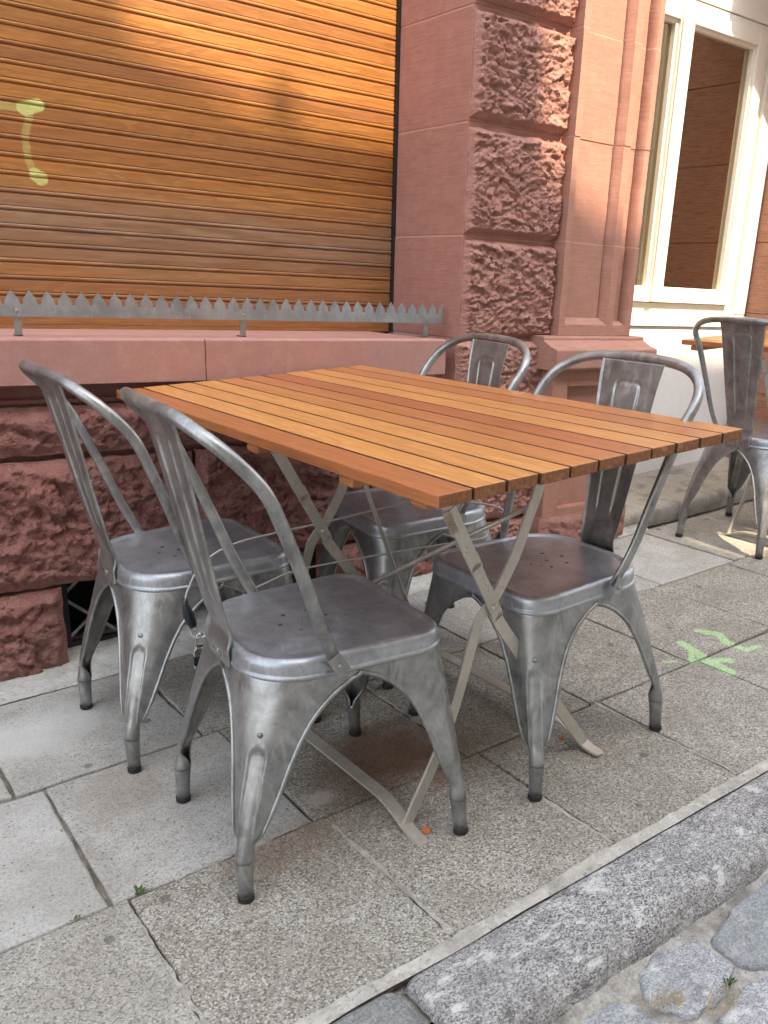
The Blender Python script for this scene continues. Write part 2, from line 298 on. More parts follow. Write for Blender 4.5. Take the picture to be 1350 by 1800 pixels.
# ------------------------------------------------------------------ mesh helpers
def link(name, me, mats, parent=None, smooth=False):
    o = bpy.data.objects.new(name, me); col.objects.link(o)
    for m in (mats if isinstance(mats, (list, tuple)) else [mats]): me.materials.append(M[m] if isinstance(m, str) else m)
    if smooth:
        for p in me.polygons: p.use_smooth = True
    if parent: o.parent = parent
    return o
def tag(o, label=None, cat=None, group=None, kind=None):
    if label: o['label'] = label
    if cat: o['category'] = cat
    if group: o['group'] = group
    if kind: o['kind'] = kind
    return o
def thing(name, loc, label, cat, group=None, rz=0, mat=None):
    o = bpy.data.objects.new(name, None); col.objects.link(o); o.empty_display_size = .1
    if mat is not None: o.matrix_world = mat
    else: o.location = loc; o.rotation_euler = (0, 0, rz)
    return tag(o, label, cat, group)
class MB:
    def __init__(s): s.v = []; s.f = []; s.tone = []; s.rn = []; s._t = 0; s._r = 0; s.mi = []; s._m = 0
    def setv(s, tone=0, r=0, m=None):
        s._t = tone; s._r = r
        if m is not None: s._m = m
    def add(s, vs, fs):
        b = len(s.v); s.v += [tuple(x) for x in vs]; s.f += [tuple(i+b for i in f) for f in fs]; s.tone += [s._t]*len(vs); s.rn += [s._r]*len(vs); s.mi += [s._m]*len(fs)
    def box(s, x0, x1, y0, y1, z0, z1):
        s.add([(x0, y0, z0), (x1, y0, z0), (x1, y1, z0), (x0, y1, z0), (x0, y0, z1), (x1, y0, z1), (x1, y1, z1), (x0, y1, z1)],
              [(0, 3, 2, 1), (4, 5, 6, 7), (0, 1, 5, 4), (1, 2, 6, 5), (2, 3, 7, 6), (3, 0, 4, 7)])
    def obox(s, p0, p1, wdir, w, t, tdir=None):
        """bar from p0 to p1, width w along wdir, thickness t along the third axis"""
        p0, p1 = Vector(p0), Vector(p1); d = (p1-p0).normalized(); wd = Vector(wdir); wd = (wd - d*wd.dot(d)).normalized(); td = d.cross(wd)
        q = [(-1, -1), (1, -1), (1, 1), (-1, 1)]
        vs = [p+wd*(a*w/2)+td*(b*t/2) for p in (p0, p1) for a, b in q]
        s.add(vs, [(0, 3, 2, 1), (4, 5, 6, 7), (0, 1, 5, 4), (1, 2, 6, 5), (2, 3, 7, 6), (3, 0, 4, 7)])
    def grid(s, P, closed_u=False):
        """P[i][j] rows of points"""
        nu, nv = len(P), len(P[0]); fs = []
        for i in range(nu-1):
            for j in range(nv if closed_u else nv-1):
                k = (j+1) % nv; fs.append((i*nv+j, i*nv+k, (i+1)*nv+k, (i+1)*nv+j))
        s.add([p for row in P for p in row], fs)
    def tube(s, pts, rad, seg=12, flat=None, caps=True, up=(0, 0, 1)):
        """sweep; rad float or list; flat list of (scale_n, scale_b)"""
        pts = [Vector(p) for p in pts]; nn = len(pts); rad = rad if isinstance(rad, (list, tuple)) else [rad]*nn
        t0 = (pts[1]-pts[0]).normalized(); n0 = Vector(up); n0 = (n0-t0*n0.dot(t0))
        if n0.length < 1e-3: n0 = Vector((1, 0, 0)) - t0*t0.x
        n0.normalize(); rows = []
        for i, p in enumerate(pts):
            t = (pts[min(i+1, nn-1)]-pts[max(i-1, 0)]).normalized(); n0 = (n0-t*n0.dot(t)).normalized(); b = t.cross(n0)
            sn, sb = flat[i] if flat else (1, 1)
            rows.append([p+n0*(math.cos(2*math.pi*k/seg)*rad[i]*sn)+b*(math.sin(2*math.pi*k/seg)*rad[i]*sb) for k in range(seg)])
        s.grid(rows, True); base = len(s.v)-nn*seg
        if caps:
            s.f.append(tuple(base+k for k in range(seg))[::-1]); s.f.append(tuple(base+(nn-1)*seg+k for k in range(seg))); s.mi += [s._m]*2
    def cyl(s, p0, p1, r0, r1=None, seg=16): s.tube([p0, p1], [r0, r1 if r1 is not None else r0], seg, up=(0.3, .9, .1))
    def prism(s, poly, y0, y1, axis='y'):
        """extrude 2D polygon (a,b): axis y -> (x,z); x -> (y,z); z -> (x,y)"""
        def mk(a, b, c): return {'y': (a, c, b), 'x': (c, a, b), 'z': (a, b, c)}[axis]
        k = len(poly); vs = [mk(a, b, y0) for a, b in poly]+[mk(a, b, y1) for a, b in poly]
        s.add(vs, [tuple(range(k)), tuple(range(2*k-1, k-1, -1))]+[(i, i+k, (i+1) % k+k, (i+1) % k) for i in range(k)])
    def mesh(s, name):
        me = bpy.data.meshes.new(name); me.from_pydata(s.v, [], s.f); 
        for p, m in zip(me.polygons, s.mi): p.material_index = m
        a = me.attributes.new('tone', 'FLOAT', 'POINT'); a.data.foreach_set('value', s.tone)
        a = me.attributes.new('rnd', 'FLOAT', 'POINT'); a.data.foreach_set('value', s.rn)
        bm = bmesh.new(); bm.from_mesh(me); bmesh.ops.recalc_face_normals(bm, faces=bm.faces); bm.to_mesh(me); bm.free()
        return me
    def build(s, name, mats, parent=None, smooth=False, bevel=0, bseg=2, solid=0, autosmooth=None):
        o = link(name, s.mesh(name), mats, parent, smooth)
        if solid: m = o.modifiers.new('solid', 'SOLIDIFY'); m.thickness = solid; m.offset = 0
        if bevel: m = o.modifiers.new('bevel', 'BEVEL'); m.width = bevel; m.segments = bseg; m.limit_method = 'ANGLE'; m.angle_limit = R(35)
        if autosmooth:
            for p in o.data.polygons: p.use_smooth = True
            m = o.data
            try: m.set_sharp_from_angle(angle=R(autosmooth))
            except Exception: pass
        return o
def catmull(P, n=6):
    P = [Vector(p) for p in P]; out = []
    for i in range(len(P)-1):
        a = P[i-1] if i else P[0]*2-P[1]; b, c = P[i], P[i+1]; d = P[i+2] if i+2 < len(P) else P[-1]*2-P[-2]
        for k in range(n):
            t = k/n; out.append(.5*((2*b)+(c-a)*t+(2*a-5*b+4*c-d)*t*t+(3*b-a-3*c+d)*t**3))
    return out+[P[-1]]
def vhash(v): 
    q = noise.cell_vector(Vector(v)*7.31); return q
def facets(p, f, seed=0):
    d, pts = noise.voronoi(Vector(p)*f + Vector((seed, seed*.7, seed*1.3)))
    c = pts[0]; rv = noise.random_unit_vector() if False else noise.cell_vector(c*113.7)
    q = Vector(p)*f + Vector((seed, seed*.7, seed*1.3)) - c
    return (rv.x-.5)*q.x*1.6+(rv.y-.5)*q.z*1.6+(rv.z-.5)*.7
def rough_face(mb, x0, x1, z0, z1, y, step, style, edge=.02, bulge=.012, seed=0, side=.05, curve_x=False):
    """rusticated block face looking to -y, closed back to y+side"""
    nx = max(4, int((x1-x0)/step)); nz = max(4, int((z1-z0)/step)); rows = []
    for j in range(nz+1):
        row = []
        for i in range(nx+1):
            u, v = i/nx, j/nz; x = x0+(x1-x0)*u; z = z0+(z1-z0)*v
            ed = min((x-x0), (x1-x), (z-z0), (z1-z)); e = max(0, min(1, ed/edge)); e = e*e*(3-2*e)
            p = Vector((x, 3.1+seed, z))
            if style == 'pick':     # chiselled with a point: many short scallops
                q = Vector((x*1.0+z*.35, seed*3.1, z*1.55-x*.2))
                q = q+Vector(noise.noise_vector(q*9))*.028
                h = facets(q, 23, seed)*.0135+facets(q, 52, seed+3)*.0095+noise.noise(p*60)*.0035+noise.noise(p*150)*.0028
            else:                   # split face: bigger, layered
                q = Vector((x*.7, seed*2.3, z*1.35+.25*x))
                q = q+Vector(noise.noise_vector(q*6))*.04
                h = facets(q, 8.5, seed)*.018+facets(q, 20, seed+5)*.015+facets(q, 48, seed+7)*.0075+noise.noise(p*45)*.005+noise.noise(p*120)*.004
            h += bulge
            jit = 1-e
            xx = x+noise.noise(Vector((z*30, seed, x*3)))*.004*jit; zz = z+noise.noise(Vector((x*26, seed+4, z*3)))*.005*jit
            row.append((xx, y-h*e+.004*jit, zz))
        rows.append(row)
    mb.grid(rows)
    # side skirt
    ring = [rows[0][i] for i in range(nx+1)]+[rows[j][nx] for j in range(1, nz+1)]+[rows[nz][i] for i in range(nx-1, -1, -1)]+[rows[j][0] for j in range(nz-1, 0, -1)]
    back = [(a, y+side, c) for a, b, c in ring]; mb.grid([ring, back], True)

# ------------------------------------------------------------------ ground
def ground():
    # road far and near: one sheet to the horizon under everything
    mb = MB(); xs = [-60, -6, -3, 0, 1, 2, 3, 4, 6, 10, 60]; rows = []
    for y in (-60, -8, -2, 0, .4, .70): rows.append([(x, y, gz(max(-8, min(x, 12)))-.10) for x in xs])
    mb.grid(rows); tag(mb.build('road', 'mortar', smooth=True), kind='structure')
    mb = MB(); rows = []
    for y in (.79, 1.5, 2.6, 60): rows.append([(x, y, gz(max(-8, min(x, 12)))-.03) for x in xs])
    mb.grid(rows); tag(mb.build('ground_bed', 'mortar', smooth=True), kind='structure')
    # paving slabs
    mb = MB(); r = random.Random(3)
    tones = {(1, 0): .95, (1, 1): .75, (0, 0): .35, (0, 1): .08, (0, 2): .03, (2, 0): .95, (2, 1): .8, (2, 2): .3}
    rowsY = [(.884, 1.296), (1.302, 1.742), (1.750, 2.190)]
    offs = [(.365, .398), (.338, .397), (.28, .415)]
    for ri, (y0, y1) in enumerate(rowsY):
        ox, pit = offs[ri]
        for k in range(-9, 26):
            xa = ox+k*pit+.0035; xb = ox+(k+1)*pit-.0035
            if xb < -3 or xa > 9: continue
            t = r.uniform(.0, .3)
            if ri == 1: t = {-1: .92, 0: .72, 1: .1, 2: .05, 3: .1, 4: .08}.get(k, t)
            if ri == 0: t = {-2: .5, -1: .38, 0: .12, 1: .1, 2: .08}.get(k, t)
            if ri == 2: t = {-1: .95, 0: .75, 1: .35, 2: .35, 3: .55, 4: .55, 5: .8, 6: .6}.get(k, r.uniform(.3, .6))
            if ri == 2 and k == 5: pass
            mb.setv(t, r.random()); dz = r.uniform(-.0025, .0025)
            j = lambda a=.0025: r.uniform(-a, a)
            # slab with slightly ragged outline: subdivided edges
            nx = 14; b = []
            def edge(pa, pb, n=nx):
                for i in range(n):
                    t_ = i/n; x = pa[0]+(pb[0]-pa[0])*t_; y = pa[1]+(pb[1]-pa[1])*t_
                    o = noise.noise(Vector((x*18, y*18, ri*3+k)))*.0035
                    b.append((x+o, y+noise.noise(Vector((x*21+7, y*21, k)))*.0035))
            A, B, C, D = (xa+j(), y0+j()), (xb+j(), y0+j()), (xb+j(), y1+j()), (xa+j(), y1+j())
            edge(A, B); edge(B, C); edge(C, D); edge(D, A)
            cx, cyy = (xa+xb)/2, (y0+y1)/2
            def ring(ins, z): return [(cx+(x-cx)*(1-ins/abs(xb-xa)*2), cyy+(y-cyy)*(1-ins/abs(y1-y0)*2), gz(x, y)+dz+z) for x, y in b]
            rr = [ring(0, -.03), ring(0, -.004), ring(.0015, -.001), ring(.005, 0)]
            mb.grid(rr, True); base = len(mb.v)-len(b); mb.f.append(tuple(base+i for i in range(len(b)))); mb.mi.append(0)
    o = mb.build('pavement', 'paving'); tag(o, kind='structure')
    # joint fill: light mortar by the kerb, sand in the joints
    mb = MB(); mb.grid([[(x, y, gz(x)-.011) for x in [i*.25-3 for i in range(49)]] for y in (.862, 1.2, 1.6, 2.0, 2.2)])
    tag(mb.build('joint_filling', 'joint'), kind='structure')
    mb = MB(); X = [i*.02-2 for i in range(500)]
    lo = [(x, .858+noise.noise(Vector((x*6, 0, 0)))*.006, gz(x)-.001) for x in X]; hi = [(x, .884+noise.noise(Vector((x*5, 9, 0)))*.008+noise.noise(Vector((x*30, 9, 0)))*.004+noise.noise(Vector((x*95, 9, 0)))*.003, gz(x)+.0018) for x in X]
    mid = [(x, .872, gz(x)+.003+noise.noise(Vector((x*20, 3, 0)))*.0015) for x in X]
    mb.grid([lo, mid, hi]); tag(mb.build('mortar_line', 'mortar', smooth=True), kind='structure')
    # pale mortar in some cross joints
    mb = MB()
    for (xa, ya, xb, yb, wd) in [(.370, .89, .352, 1.29, .012), (.766, .89, .757, 1.29, .013), (1.160, .89, 1.146, 1.29, .011), (1.555, .89, 1.545, 1.30, .008), (.45, 1.297, .70, 1.299, .007), (1.133, 1.42, 1.133, 1.74, .012)]:
        n_ = 60; L_ = []; Rr = []
        dx, dy = xb-xa, yb-ya; ln = math.hypot(dx, dy); px, py = -dy/ln, dx/ln
        for i in range(n_+1):
            t_ = i/n_; x, y = xa+dx*t_, ya+dy*t_; o1 = wd*.42*(1+1.6*noise.noise(Vector((x*35, y*35, 1)))); o2 = wd*.42*(1+1.6*noise.noise(Vector((x*35, y*35, 7))))
            L_.append((x+px*o1, y+py*o1, gz(x)+.0006)); Rr.append((x-px*o2, y-py*o2, gz(x)+.0006))
        mb.grid([L_, Rr])
    tag(mb.build('mortar_joint', 'joint_pale'), kind='structure')
    # cement strip along the wall
    mb = MB(); X = [i*.03-3 for i in range(195)]
    f0 = [(x, 2.196+noise.noise(Vector((x*4, 2, 0)))*.005, gz(x)-.003) for x in X]
    f1 = [(x, 2.200+noise.noise(Vector((x*4, 2, 0)))*.005, gz(x)+.004) for x in X]
    f2 = [(x, 2.27, gz(x)+.010) for x in X]; f3 = [(x, 2.48, gz(x)+.014+.006*noise.noise(Vector((x*8, 0, 4)))) for x in X]
    mb.grid([f0, f1, f2, f3]); tag(mb.build('cement_strip', 'strip', smooth=True), kind='structure')
ground()

def kerb():
    # profile (y,z) of a worn rounded kerb stone
    prof = [(.862, -.05), (.860, -.006), (.852, -.001), (.83, .002), (.79, .003), (.765, 0.001), (.745, -.004), (.728, -.013), (.715, -.027), (.708, -.044), (.704, -.062), (.703, -.11)]
    stones = [(-1.6, -.62, 0), (-.61, .0, .6), (.01, .632, .9), (.645, 1.94, 0), (1.95, 3.1, .1), (3.11, 4.2, .2), (4.21, 5.4, .1)]
    t = thing('kerb', (0, 0, 0), 'rounded granite kerb stones along the pavement edge', 'kerb')
    for k, (xa, xb, tone) in enumerate(stones):
        mb = MB(); mb.setv(tone, k*.13); n_ = int((xb-xa)/.012); rows = []
        P = []
        for i in range(len(prof)-1):
            for s in range(4):
                a, b = prof[i], prof[i+1]; P.append((a[0]+(b[0]-a[0])*s/4, a[1]+(b[1]-a[1])*s/4))
        P.append(prof[-1])
        for i in range(n_+1):
            x = xa+(xb-xa)*i/n_; e = min(x-xa, xb-x); drop = -.022*max(0, 1-e/.022)**2
            row = []
            for (y, z) in P:
                q = Vector((x*9, y*9, z*9+k)); h = noise.noise(q)*.006+noise.noise(q*4)*.0038+noise.noise(q*11)*.0024+noise.noise(q*19)*.0012
                wave = noise.noise(Vector((x*2.2, k, 0)))*.010 if y < .84 else 0
                row.append((x, y+wave-h*.6, gz(x)+z+h*(1 if y < .855 else .2)+drop))
            rows.append(row)
        mb.grid(rows); mb.build('kerb_stone', 'kerb', t, smooth=True)
kerb()

def cobble_outline(pts):
    V = [Vector((x, y, 0)) for x, y in pts]; out = []
    for i, v in enumerate(V):
        a, b = V[i-1], V[(i+1) % len(V)]; r = .012
        p0 = v+(a-v).normalized()*r; p1 = v+(b-v).normalized()*r
        for t in (0, .33, .66): out.append(p0*(1-t)**2+v*2*t*(1-t)+p1*t*t)
        q1 = b+(v-b).normalized()*r; n_ = max(2, int((q1-p1).length/.006))
        for k in range(n_): out.append(p1.lerp(q1, k/n_))
    return [p+Vector((noise.noise(p*40), noise.noise(p*40+Vector((9, 0, 0))), 0))*.004+Vector((noise.noise(p*130), noise.noise(p*130+Vector((9, 0, 0))), 0))*.0018 for p in out]
def gutter():
    # mortar fillet and cobbles
    mb = MB(); X = [i*.012-1 for i in range(400)]; rows = []
    for j, (y, z) in enumerate([(.730, -.058), (.716, -.060), (.704, -.063), (.696, -.066), (.688, -.069), (.678, -.072), (.665, -.074), (.60, -.075), (.5, -.076), (.35, -.078)]):
        rows.append([(x, y+noise.noise(Vector((x*12, j*.4, 0)))*.010+noise.noise(Vector((x*45, j, 0)))*.003, gz(x)+z+noise.noise(Vector((x*14, y*14, 2)))*.010+noise.noise(Vector((x*50, y*50, 2)))*.005+noise.noise(Vector((x*120, y*120, 2)))*.002) for x in X])
    mb.grid(rows); tag(mb.build('gutter', 'gutter_fill', smooth=True), kind='structure')
    stones = [([(.976, .640), (.998, .676), (1.060, .700), (1.138, .672), (1.142, .600), (1.082, .572), (1.000, .578)], 0.2, 'bluish grey squared cobble beside the grass tuft'),
              ([(1.166, .655), (1.262, .682), (1.40, .688), (1.44, .58), (1.32, .560), (1.20, .562), (1.160, .597)], .8, 'dark grey cobble touching the kerb at the right edge'),
              ([(1.030, .545), (1.12, .562), (1.18, .552), (1.27, .54), (1.27, .44), (1.06, .44)], .1, 'pale speckled cobble in the bottom right corner'),
              ([(.78, .668), (.86, .684), (.930, .684), (.962, .650), (.962, .59), (1.0, .55), (1.0, .47), (.78, .47)], .4, 'brownish half-buried cobble beside the mortar'),
              ([(.56, .690), (.66, .688), (.765, .670), (.765, .52), (.56, .52)], .5, 'grey cobble at the foot of the kerb')]
    for pts, tone, lab in stones:
        c0 = Vector((sum(p[0] for p in pts)/len(pts), sum(p[1] for p in pts)/len(pts))); pts = [tuple(c0+(Vector(p)-c0)*1.05) for p in pts]
        mb = MB(); mb.setv(tone, tone); P = cobble_outline(pts); k = len(P)
        c = Vector((sum(p.x for p in P)/k, sum(p.y for p in P)/k, 0)); rows = []
        brown = lab.startswith('brown')
        for s, z in [(1.0, -.11), (1.0, -.077), (.992, -.069), (.965, -.0645), (.92, -.063), (.80, -.0625), (.65, -.0615), (.5, -.061), (.4, -.061), (.15, -.061), (.01, -.061)]:
            row = []
            for p in P:
                q = c+(p-c)*s; h = noise.noise(Vector((q.x*25, q.y*25, tone)))*.004+noise.noise(Vector((q.x*80, q.y*80, tone)))*.0012
                q = q+Vector((.000+noise.noise(Vector((q.x*60, q.y*60, 1)))*.004*s, .000+noise.noise(Vector((q.x*60, q.y*60, 5)))*.004*s, 0)); row.append((q.x, q.y, gz(q.x)+z+h-(.010 if brown else 0)))
            rows.append(row)
        mb.grid(rows, True); o = mb.build('cobblestone', 'cobble', smooth=True); tag(o, lab, 'cobblestone', 'cobbles of the road gutter')
gutter()

# ------------------------------------------------------------------ building: left bay
GY = 2.30                                        # main wall face
def left_wall():
    t = thing('stone_wall', (0, GY, 0), 'rough split red sandstone wall below the pink window sill', 'wall')
    inv = Matrix.Translation((0, -GY, 0))
    mb = MB()
    mb.box(-2.2, .556, 2.345, 2.62, -.2, .735); mb.box(.556, 1.375, 2.345, 2.62, .262, .735); mb.box(1.375, 1.9, 2.345, 2.62, -.2, .735)
    o = mb.build('wall_core', 'stone_dark', t); o.data.transform(inv)
    mb = MB()
    def blk(x0, x1, z0, z1, sd): rough_face(mb, x0, x1, z0, z1, GY+.012, .0062, 'split', .03, .014, sd, .045)
    blk(-.9, -.22, -.05, .256, 1); blk(-.21, .552, -.05, .256, 2)
    blk(-1.0, -.05, .268, .596, 3); blk(-.04, .93, .266, .596, 4.5); blk(.94, 1.86, .264, .596, 6)
    blk(-1.0, .30, .612, .732, 7); blk(.31, 1.2, .612, .732, 8); blk(1.21, 1.86, .612, .732, 9)
    blk(1.378, 1.87, -.02, .250, 10)
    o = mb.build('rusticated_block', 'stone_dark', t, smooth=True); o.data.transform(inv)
    mb = MB(); mb.box(-2.2, 1.80, 2.352, 2.60, .7352, .789); mb.box(-2.2, 1.80, 2.335, 2.352, .7352, .748)
    o = mb.build('plinth_band', 'stone_dark', t, bevel=.003); o.data.transform(inv)
left_wall()

def sill():
    t = thing('window_sill', (0, 2.27, .79), 'long pink sandstone sill under the wooden shutter', 'sill')
    for xa, xb in ((-2.2, .9615), (.9635, 1.775)):
        mb = MB(); x0, x1 = xa-0, xb-0
        mb.prism([(2.268, .789), (2.268, .8935), (2.272, .8975), (2.36, .8965), (2.40, .8945), (2.80, .8945), (2.80, .789)], x0, x1, 'x')
        o = mb.build('sill_stone', 'stone_sill', t, bevel=.0018); o.data.transform(Matrix.Translation((0, -2.27, -.79)))
sill()

def shutter():
    P0 = .0436; z0 = .993-2*P0                   # dark joint lines at z0 + k*P0
    prof = [(2.7125, 0), (2.7125, .0008), (2.7062, .0010), (2.706, .026), (2.7065, .0300), (2.7095, .0310), (2.7095, .0318), (2.7060, .0332), (2.7040, .0356), (2.7034, .0383), (2.7040, .0407), (2.7060, .0426), (2.7125, .0430)]
    mb = MB(); r = random.Random(5)
    for k in range(0, 32):
        zb = z0+k*P0; mb.setv(r.random()**1.3, r.random()); X = [-1.6, .2, 1.850]
        rows = [[(x, y, zb+z) for x in X] for y, z in prof]; mb.grid(rows)
    mb.setv(.5, .3); rows = [[(x, y, z) for x in (-1.6, 1.850)] for y, z in ((2.72, .895), (2.706, .895), (2.706, z0), (2.72, z0))]; mb.grid(rows)
    t = thing('roller_shutter', (0, 2.71, .89), 'closed brown wooden slat roller shutter with green graffiti stroke', 'shutter')
    o = mb.build('slat_curtain', 'shutter', t); o.data.transform(Matrix.Translation((0, -2.71, -.89)))
    for p in o.data.polygons: p.use_smooth = False
    o.location = (0, 0, 0)
    # keep material coordinates in world metres: parent offset is cancelled with an object-space shift
    o.data.transform(Matrix.Translation((0, 2.71, .89))); o.location = (0, -2.71, -.89)
    mb = MB(); mb.box(-1.6, 1.856, 2.722, 2.76, .88, 2.4)
    o = mb.build('backing_board', 'black_void', t); o.location = (0, -2.71, -.89)
    mb = MB(); mb.box(1.8515, 1.858, 2.690, 2.722, .8952, 2.4)
    o = mb.build('guide_rail', 'iron', t); o.location = (0, -2.71, -.89)
shutter()

# spiked rail on the sill
def rail():
    y = 2.36; t = thing('spiked_rail', (0, y, .895), 'grey steel strip of saw-tooth spikes standing on the pink sill', 'spike rail')
    zb, zr, zt = .943, .981, 1.004; mb = MB(); pitch = .0408; tips = []
    x = .518-pitch*40; pts = []
    x_end = 1.823
    k = 0; top = []
    while x < x_end+.001:
        j = rnd.uniform(-.001, .001); a = pitch*.5
        top += [(x-a+.0042, zr-.004), (x-a*.72, zr+.0035), (x-a*.36, zr+.0125), (x+j, zt+rnd.uniform(-.001, .001))]
        if x+pitch < x_end+.02:
            top += [(x+a*.36, zr+.0125), (x+a*.72, zr+.0035), (x+a-.0042, zr-.004), (x+a-.0038, zr-.0085), (x+a, zr-.0105), (x+a+.0038, zr-.0085)]
        x += pitch
    lastx = top[-1][0]
    # build as quads column by column so the strip stays well-formed
    A = [(px, y-.0022, pz) for px, pz in top]; Ab = [(px, y-.0022, zb) for px, pz in top]
    B = [(px, y+.0022, pz) for px, pz in top]; Bb = [(px, y+.0022, zb) for px, pz in top]
    mb.grid([Ab, A]); mb.grid([A, B]); mb.grid([B, Bb]); mb.grid([Bb, Ab]); mb.grid([[A[-1], Ab[-1]], [B[-1], Bb[-1]]])
    o = mb.build('toothed_strip', 'galv_pale', t); o.location = (0, -y, -.895)
    for xp in (.527, 1.118, 1.762):
        mb = MB(); mb.box(xp-.0085, xp+.0085, y+.003, y+.0075, .8975, .9645); mb.box(xp-.0085, xp+.0085, y+.003, y+.03, .8972, .9010)
        mb.cyl((xp, y-.0022, .956), (xp, y-.0042, .956), .0052, .004, 12)
        o = mb.build('bracket', 'galv', t, bevel=.0008); o.location = (0, -y, -.895)
rail()

def vent():
    t = thing('cellar_vent', (.96, 2.42, .03), 'black iron cellar vent grille low in the stone wall', 'vent'); L = (-.96, -2.42, -.03)
    mb = MB(); mb.box(.5575, .5875, 2.405, 2.43, .02, .2615); mb.box(1.345, 1.3735, 2.405, 2.43, .02, .2615); mb.box(.5875, 1.345, 2.407, 2.43, .2415, .2615); mb.box(.5875, 1.345, 2.407, 2.43, .02+.02, .058)
    o = mb.build('frame', 'iron', t, bevel=.002); o.location = L
    mb = MB(); sx = .155
    for k in range(-2, 7):
        a = .575+k*sx
        for sgn in (1, -1):
            p0 = Vector((a, 2.425, .055)); p1 = Vector((a+sx*1.4, 2.425, .245)) if sgn > 0 else Vector((a-sx*1.4, 2.425, .245))
            # clip to the frame
            def clip(p, q):
                d = q-p
                if p.x < .58: p = p+d*((.58-p.x)/d.x) if d.x > 0 else None
                return p
            lo, hi = 0., 1.; d = p1-p0
            for bx, s in ((.58, 1), (1.35, -1)):
                if abs(d.x) > 1e-6:
                    tt = (bx-p0.x)/d.x
                    if d.x*s > 0: lo = max(lo, tt)
                    else: hi = min(hi, tt)
            if hi-lo > .05: mb.obox(p0+d*lo+Vector((0, .004*sgn, 0)), p0+d*hi+Vector((0, .004*sgn, 0)), (0, 0, 1), .009, .003)
    o = mb.build('lattice', 'galv', t); o.location = L
    mb = MB(); mb.box(.5, 1.45, 2.60, 2.62, -.1, .34)
    o = mb.build('cellar_void', 'black_void', t); o.location = L
vent()

# ------------------------------------------------------------------ pillar between the bays
def pillar():
    t = thing('stone_pillar', (2.07, GY, .1), 'rusticated red sandstone pillar of pick-dressed blocks right of the shutter', 'pillar'); L = (-2.07, -GY, -.1)
    def put(o): o.location = L; return o
    # smooth reveal towards the shutter, one stone per course
    zj = [.8965, 1.214, 1.537, 1.845, 2.17, 2.6]
    mb = MB()
    for i in range(5):
        mb.box(1.8585-(.002 if i == 0 else rnd.uniform(0, .0015)), 2.26, 2.3145+.0002*i, 2.90, zj[i]+.0015, zj[i+1]-.0015)
    put(mb.build('reveal', 'stone_smooth', t, bevel=.003))
    mb = MB(); mb.box(1.8600, 2.26, 2.318, 2.88, .0, 2.6); put(mb.build('joint_mortar', 'stone_joint', t))
    rz = [(.905, 1.202, 1.5), (1.226, 1.522, 2.5), (1.550, 1.832, 3.5), (1.860, 2.15, 4.5), (2.17, 2.5, 5.5)]
    for a, b, sd in rz:
        mb = MB(); rough_face(mb, 1.862, 2.262, a, b, GY+.006, .0036, 'pick', .014, .020, sd, .05)
        put(mb.build('rusticated_block', 'stone_rough', t, smooth=True))
    for a, b, sd in [(.585, .890, 6.5), (.27, .572, 7.5), (-.02, .258, 8.5)]:
        mb = MB(); rough_face(mb, 1.835, 2.25, a, b, GY-.012, .005, 'pick', .018, .02, sd, .10)
        put(mb.build('rusticated_block', 'stone_rough', t, smooth=True))
    return t
pillar()

